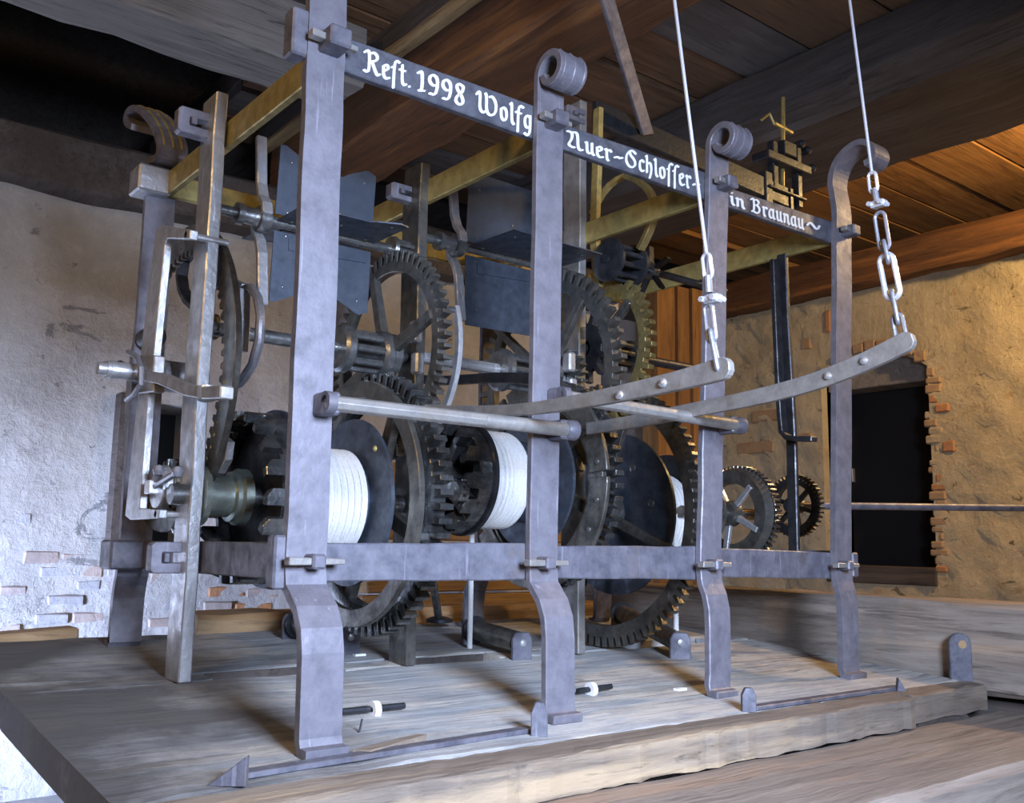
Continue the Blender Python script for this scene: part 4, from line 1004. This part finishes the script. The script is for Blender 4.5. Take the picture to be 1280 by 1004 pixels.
# pinion with square end
cs = UX(206, 610, -.03); cs = (cs.y, cs.z)
tp_ = thing('winding_pinion', 'small winding pinion with bright square end inside the ring wheel', 'pinion', (-.03, *cs))
bx(-.062, -.04, cs[0]-.012, cs[0]+.012, cs[1]-.012, cs[1]+.012).build('square_end', 'zinc', tp_, bevel=.002)
MB().lathe((-.045, *cs), (1, 0, 0), [(0, 0), (0, .036), (.012, .04), (.016, .04), (.016, 0)], 24).build('ratchet_disc', 'bright', tp_)
MB().gear(-.028, .0, cs, .01, .035, .052, 14, .5).build('pinion_teeth', 'steel', tp_, bevel=.001)
lantern(tp_, cs, .0, .075, .046, 9, .008, 'steel', .006)
for (a, b) in ((198, 588), (222, 590)):
    p = UX(a, b, -.05); MB().cyl(Vector((-.05, *cs)), p, .006, 8).build('ratchet_arm', 'galv', tp_); MB().lathe(p+Vector((0, 0, -.01)), (0, 0, 1), [(0, 0), (.002, .007), (.01, .010), (.018, .007), (.02, 0)], 12).build('knob', 'galv', tp_)
p = UX(221, 660, -.0); MB().lathe(p, (-1, 0, 0), [(0, .012), (.006, .01), (.01, 0)], 12).build('rivet', 'bright', tj)
# thin hoops behind
th_ = thing('curved_hoop', 'curved bar loop behind the left ring wheel beside the fan clamp', 'hoop', (.06, .35, .4))
MB().tube([UX(a, b, .05) for a, b in ((304, 362), (314, 360), (322, 372), (326, 395), (324, 425), (316, 455), (305, 472), (298, 480))], .0085, 10).build('loop', 'galv', th_)
MB().strap([UX(a, b, .045) for a, b in ((305, 362), (304, 400), (302, 440))], (.010, 0, 0), .012).build('strap', 'bright', th_, bevel=.001)
MB().strap([UX(a, b, .05) for a, b in ((292, 356), (306, 362))], (.008, 0, 0), .02).build('clamp', 'bright', th_, bevel=.001)
for (a, b, m) in ((250, 413, 'lamplit_bar'), (273, 410, 'goldgear'), (310, 422, 'bright')):
    p = UX(a, b, .06); bx(.04, .06, p.y-.012, p.y+.012, p.z-.024, p.z+.024).build('bearing_block', m, th_, bevel=.005)
th2 = thing('dark_hoop', 'dark thin half hoop seen inside the ring wheel', 'hoop', (.1, .5, .45))
MB().strap([UX(a, b, .09) for a, b in ((240, 316), (230, 326), (227, 345), (229, 362), (236, 377), (246, 386))], (.012, 0, 0), .010).build('hoop', 'dark', th2)
p = UX(232, 406, .0); MB().lathe((-.01, W-.06, p.z), (0, 1, 0), [(0, 0), (0, .022), (.05, .022), (.05, .012), (.07, .012), (.07, 0)], 20).build('latch_bolt', 'dark', frame)
# pawl beside the claw wheel
pw = [UX(a, b, .02) for a, b in ((270, 560), (276, 545), (284, 552), (281, 575), (272, 592))]
tag(MB().prism(pw, (.014, 0, 0)).build('pawl', 'bright', loc=pw[0], bevel=.001), 'hooked bright pawl beside the left claw wheel', 'pawl')

# ---- front levers on round rods
def lever(rodL, rodR, Yr, pts, hw, X, label, holes, rlabel):
    tr = thing('pivot_rod', rlabel, 'rod', UY(*rodL, Yr))
    a, b = UY(*rodL, Yr), UY(*rodR, Yr)
    L = (b-a)
    MB().cyl(a, a+L*.03, .016, 16).build('rod_end', 'bar', tr); 
    MB().lathe(b-L*.03, L, [(0, 0), (0, .013), (L.length*.02, .017), (L.length*.045, .017), (L.length*.05, .010), (L.length*.05, 0)], 16).build('rod_end', 'bar', tr)
    MB().cyl(a, a+L*.62, .0115, 8, .0115, False).build('rod', 'lever', tr, bevel=.001)
    MB().cyl(a+L*.6, b, .0115, 12, .012).build('rod', 'lever', tr)
    for (e_, t_) in ((a, .04), (b, -.04)):
        f = e_.copy(); bx(f.x-.012+t_*.3, f.x+.012+t_*.3, f.y-.004, -PT+.002, f.z-.016, f.z+.016).build('bearing_lug', 'bar', tr, bevel=.003)
    tl = thing('lever_arm', label, 'lever', UX(*pts[0], X))
    P = [UX(p_, q_, X) for p_, q_ in pts]
    # smooth
    Q = []
    for i in range(len(P)-1): Q += [P[i], P[i].lerp(P[i+1], .5)]
    Q.append(P[-1])
    for _ in range(2): Q = [Q[0]]+[(Q[i-1]+Q[i]*2+Q[i+1])/4 for i in range(1, len(Q)-1)]+[Q[-1]]
    m = len(Q); W_ = []
    for i in range(m):
        t = (Q[min(i+1, m-1)]-Q[max(i-1, 0)]).normalized(); up_ = Vector((1, 0, 0)).cross(t).normalized()
        if up_.z < 0: up_ = -up_
        W_.append(up_*(hw[0]+(hw[1]-hw[0])*i/(m-1)))
    d = (Q[-1]-Q[-2]).normalized()
    for k, s_ in ((.35, .94), (.7, .72), (.95, .35)):
        Q.append(Q[m-1]+d*hw[1]*k); W_.append(W_[m-1]*s_)
    MB().strap(Q, W_, .011).build('arm', 'lever', tl, bevel=.001)
    for (p_, q_) in holes:
        c_ = UX(p_, q_, X-.006); MB().lathe(c_, (-1, 0, 0), [(0, .0065), (.003, .006), (.0045, .003), (.005, 0)], 12).build('rivet', 'bright', tl)
    return a, b
YR = -.046
a, b = UY(657, 525, YR), UY(862, 514, YR)
X1, X2 = a.x, b.x
lever((405, 503), (714, 538), YR, [(480, 507), (560, 514), (640, 515), (700, 507), (760, 496), (820, 483), (870, 471), (904, 461)], (.007, .0145), X1,
      'nearer curved flat lever hooked to the left wire by its chain', ((775, 494), (829, 479)), 'horizontal pivot rod across the first bay with knob end at the second post')
lever((700, 495), (924, 532), YR, [(735, 536), (800, 527), (862, 513), (930, 501), (1000, 484), (1040, 470), (1085, 452), (1132, 428)], (.012, .0155), X2,
      'farther curved flat lever hooked to the right wire by its chain', ((1035, 470), (1080, 451)), 'horizontal pivot rod across the middle bay with knob end at the third post')
# ---- wires with chains
def stadium(c, ax, side, L, wd, r, n=10):
    P = []; c = Vector(c); ax = Vector(ax).normalized(); side = Vector(side).normalized()
    for i in range(n+1): t = PI*i/n; P.append(c+ax*(L/2-wd/2)+side*math.cos(t)*wd/2+ax*math.sin(t)*wd/2)
    for i in range(n+1): t = PI+PI*i/n; P.append(c-ax*(L/2-wd/2)+side*math.cos(t)*wd/2+ax*math.sin(t)*wd/2)
    return MB().tube(P, r, 8, True)
def wire(pts, X, label, clabel, links, clamp, wpx):
    top = UX(*pts[0], X); bot = UX(*pts[-1], X)
    d = top-bot; far = bot+d*((1.62-bot.z)/d.z)
    tw = thing('wire_cable', label, 'cable', bot)
    MB().tube([bot.lerp(far, i/20) for i in range(21)], .0025, 8).build('wire', 'wire', tw)
    dn = d.normalized(); sd = Vector((0, dn.z, -dn.y))
    # eye, ferrule, clamp
    e0 = UX(*clamp[0], X); stadium(e0, dn, sd, .034, .013, .0026).build('eye_loop', 'zinc', tw)
    f0, f1 = UX(*clamp[1], X), UX(*clamp[2], X)
    MB().tube([f0, f1], .0052, 10).build('wire_wrap', 'galv', tw)
    k = UX(*clamp[3], X)
    cl = bx(k.x-.008, k.x+.008, k.y-.013, k.y+.013, k.z-.0055, k.z+.0055).build('clamp', 'zinc', tw, bevel=.003)
    for yy in (-.008, .010): MB().cyl((k.x-.013, k.y+yy, k.z), (k.x+.013, k.y+yy, k.z), .004, 6, smooth=False).build('clamp_nut', 'zinc', cl)
    tc_ = thing('chain', clabel, 'chain', UX(*links[-1][1], X))
    for i, (p_, q_, r_, wd_, m) in enumerate(links):
        a_, b_ = UX(*p_, X), UX(*q_, X); ax = a_-b_
        s_ = Vector((0, ax.z, -ax.y)) if i % 2 == 0 else Vector((1, 0, 0))+Vector((0, ax.z, -ax.y)).normalized()*.55
        stadium((a_+b_)/2, ax, s_, ax.length+2*r_, wd_, r_).build('link', m, tc_)
wire([(843, 0), (883, 318)], X1, 'left thin steel wire running up from the nearer lever to the ceiling', 'short chain joining the left wire to the nearer lever',
     [((885, 384), (890, 424), .0032, .013, 'galv'), ((889, 416), (898, 462), .0034, .013, 'galv')], ((884, 333), (885, 345), (886, 366), (891, 374)), 0)
wire([(1062, 0), (1090, 218)], X2, 'right thin steel wire running up from the farther lever to the ceiling', 'longer chain joining the right wire to the farther lever',
     [((1099, 268), (1106, 310), .0030, .017, 'galv'), ((1105, 304), (1110, 326), .0034, .016, 'galv'), ((1107, 322), (1117, 370), .0044, .023, 'zinc'), ((1115, 366), (1122, 402), .0034, .013, 'galv'), ((1121, 396), (1127, 424), .0034, .016, 'galv')],
     ((1091, 228), (1093, 236), (1096, 252), (1098, 255)), 0)

# ---- small things on the bed
def roller(pa, pb, label, ra=.022, plate_h=.055):
    a, b = UB(*pa), UB(*pb); t = thing('guide_roller', label, 'roller', a, 'rope guide rollers on the bed')
    d = (b-a); d.z = 0; d.normalize(); s_ = Vector((-d.y, d.x, 0))
    za = Vector((0, 0, .034))
    MB().cyl(a+za, b+za, ra, 20).build('roller', 'gear', t)
    MB().lathe(a+za+d*.006, d, [(0, 0), (0, ra*1.35), (.006, ra*1.35), (.006, 0)], 20).build('roller_flange', 'dark', t)
    for e_, sg in ((a, -1), (b, 1)):
        c_ = e_+d*sg*.006; out = []
        for (u_, v_) in ((-.024, -.006), (.024, -.006), (.024, plate_h*.75), (.016, plate_h*1.0), (-.016, plate_h*1.0), (-.024, plate_h*.75)): out.append(c_+s_*u_+Vector((0, 0, v_)))
        MB().prism(out, d*sg*.01).build('side_plate', 'bar', t, bevel=.002)
        MB().lathe(c_+Vector((0, 0, .034))+d*sg*.009, d*sg, [(0, .009), (.004, .007), (.006, 0)], 12).build('pin_head', 'bright', t)
roller((592, 806), (648, 824), 'rope guide roller between two plates in front of the middle bay')
roller((368, 800), (432, 817), 'rope guide roller partly hidden behind the nearest leg')
roller((776, 782), (848, 822), 'rope guide roller under the wide great wheel')
def dogiron(pts, lugL, lugR, label):
    t = thing('iron_dog', label, 'clamp', UB(*pts[0])); up_ = Vector((0, 0, .004))
    a, b = UB(*pts[0])+up_, UB(*pts[1])+up_; s_ = Vector((-(b-a).y, (b-a).x, 0)).normalized()*.011
    MB().strap([a, b], s_, .007).build('strap', 'bar', t, bevel=.001)
    for (p_, wpx, hpx, shp) in (lugL, lugR):
        c_ = UB(*p_); d = rgt.copy(); d.z = 0; d.normalize(); nn = Vector((0, 0, 1)).cross(d)
        h_ = hpx; w_ = wpx
        o_ = [(-w_, 0), (w_, 0), (w_, h_)] if shp == 'tri' else ([(-w_, 0), (w_, 0), (w_, h_*.7), (w_*.5, h_), (-w_*.5, h_), (-w_, h_*.7)] if shp == 'lug' else [(-w_, 0), (w_, 0), (-w_*.6, h_)])
        MB().prism([c_+d*u_+Vector((0, 0, v_)) for u_, v_ in o_], nn*.012).build('lug', 'bar', t, bevel=.001)
dogiron(((290, 975), (664, 915)), ((282, 984), .022, .033, 'tri'), ((674, 922), .012, .048, 'lug'), 'flat iron dog with raised lug lying beside the nearest leg')
dogiron(((940, 888), (1122, 862)), ((937, 891), .012, .040, 'lug'), ((1128, 866), .010, .028, 'tri2'), 'flat iron dog with pointed end lying beside the third leg')
def boltpin(p, q, w_, label):
    a, b = UB(*p), UB(*q); up_ = Vector((0, 0, .008)); t = thing('bolt', label, 'bolt', a)
    MB().cyl(a+up_, b+up_, .005, 8).build('shank', 'dark', t)
    c_ = UB(*w_)+up_; d = (b-a).normalized(); MB().lathe(c_-d*.005, d, [(0, .004), (0, .013), (.01, .013), (.01, .004)], 12).build('nut', 'white', t)
boltpin((427, 897), (505, 889), (468, 894), 'dark bolt with white nut lying near the nearest leg')
boltpin((722, 870), (764, 864), (739, 868), 'dark bolt with white nut lying near the second leg')
a, b = UB(441, 945), UB(520, 925)
tag(MB().hexa([a, a+Vector((.015, -.018, 0)), b+Vector((.01, -.012, 0)), b], [p+Vector((0, 0, .008)) for p in (a, a+Vector((.015, -.018, 0)), b+Vector((.01, -.012, 0)), b)]).build('wood_chip', 'bed_edge', loc=a), 'pale wood splinter lying beside the iron dog', 'wood chip')
for k, (p_, l_) in enumerate((((850, 863), 'white paper scrap lying between second and third leg'), ((449, 820), 'white paper scrap lying behind the nearest leg'))):
    c_ = UB(*p_); tag(MB().box(c_.x-.012, c_.x+.012, c_.y-.006, c_.y+.006, c_.z, c_.z+.004).build('paper_scrap', 'white', loc=c_), l_, 'scrap')
c_ = UB(449, 916); tag(MB().cyl(c_-Vector((0, 0, .002)), c_+Vector((.004, 0, .018)), .0016, 6).build('nail', 'dark', loc=c_), 'small bent nail standing in the bed', 'nail')
# upright lug with a hole at the right end of the bed
up0 = UB(1203, 851); t = thing('upright_lug', 'upright round-topped iron lug with a hole at the right end of bed', 'lug', up0)
d = rgt.copy(); d.z = 0; d.normalize(); nn = Vector((0, 0, 1)).cross(d)
hw_ = .024; ht = .100
out = [(-hw_, -.005), (hw_, -.005), (hw_, ht-hw_)]+[(hw_*math.cos(k*PI/8), ht-hw_+hw_*math.sin(k*PI/8)) for k in range(1, 8)]+[(-hw_, ht-hw_)]
MB().prism([up0+d*u_+Vector((0, 0, v_)) for u_, v_ in out], nn*.012).build('plate', 'bar', t, bevel=.002)
MB().lathe(up0+d*.004+Vector((0, 0, ht*.76)), -nn, [(0, 0), (.0005, .009), (.0007, 0)], 12).build('hole', 'plank_tan', t)
# leaning rod with foot under the first bay and hanging strap from the ceiling
a = UY(541, 727, .75); b = UY(549, 778, .80)
t = thing('support_rod', 'slim round steel rod with flat foot behind the middle bay', 'rod', b)
MB().cyl(b, a, .010, 12).build('rod', 'steel', t); MB().lathe(b, (0, 0, 1), [(0, 0), (0, .034), (.008, .034), (.014, .016), (.014, 0)], 16).build('foot', 'dark', t)
a = UY(757, -6, .20); b = UY(809, 168, .38)
tag(MB().strap([a+(a-b)*.3, a, b], (.020, 0, .008), .012).build('hanging_strap', 'bar', loc=a, bevel=.002), 'grey slanting strap hanging from the ceiling behind the inscription', 'strap')
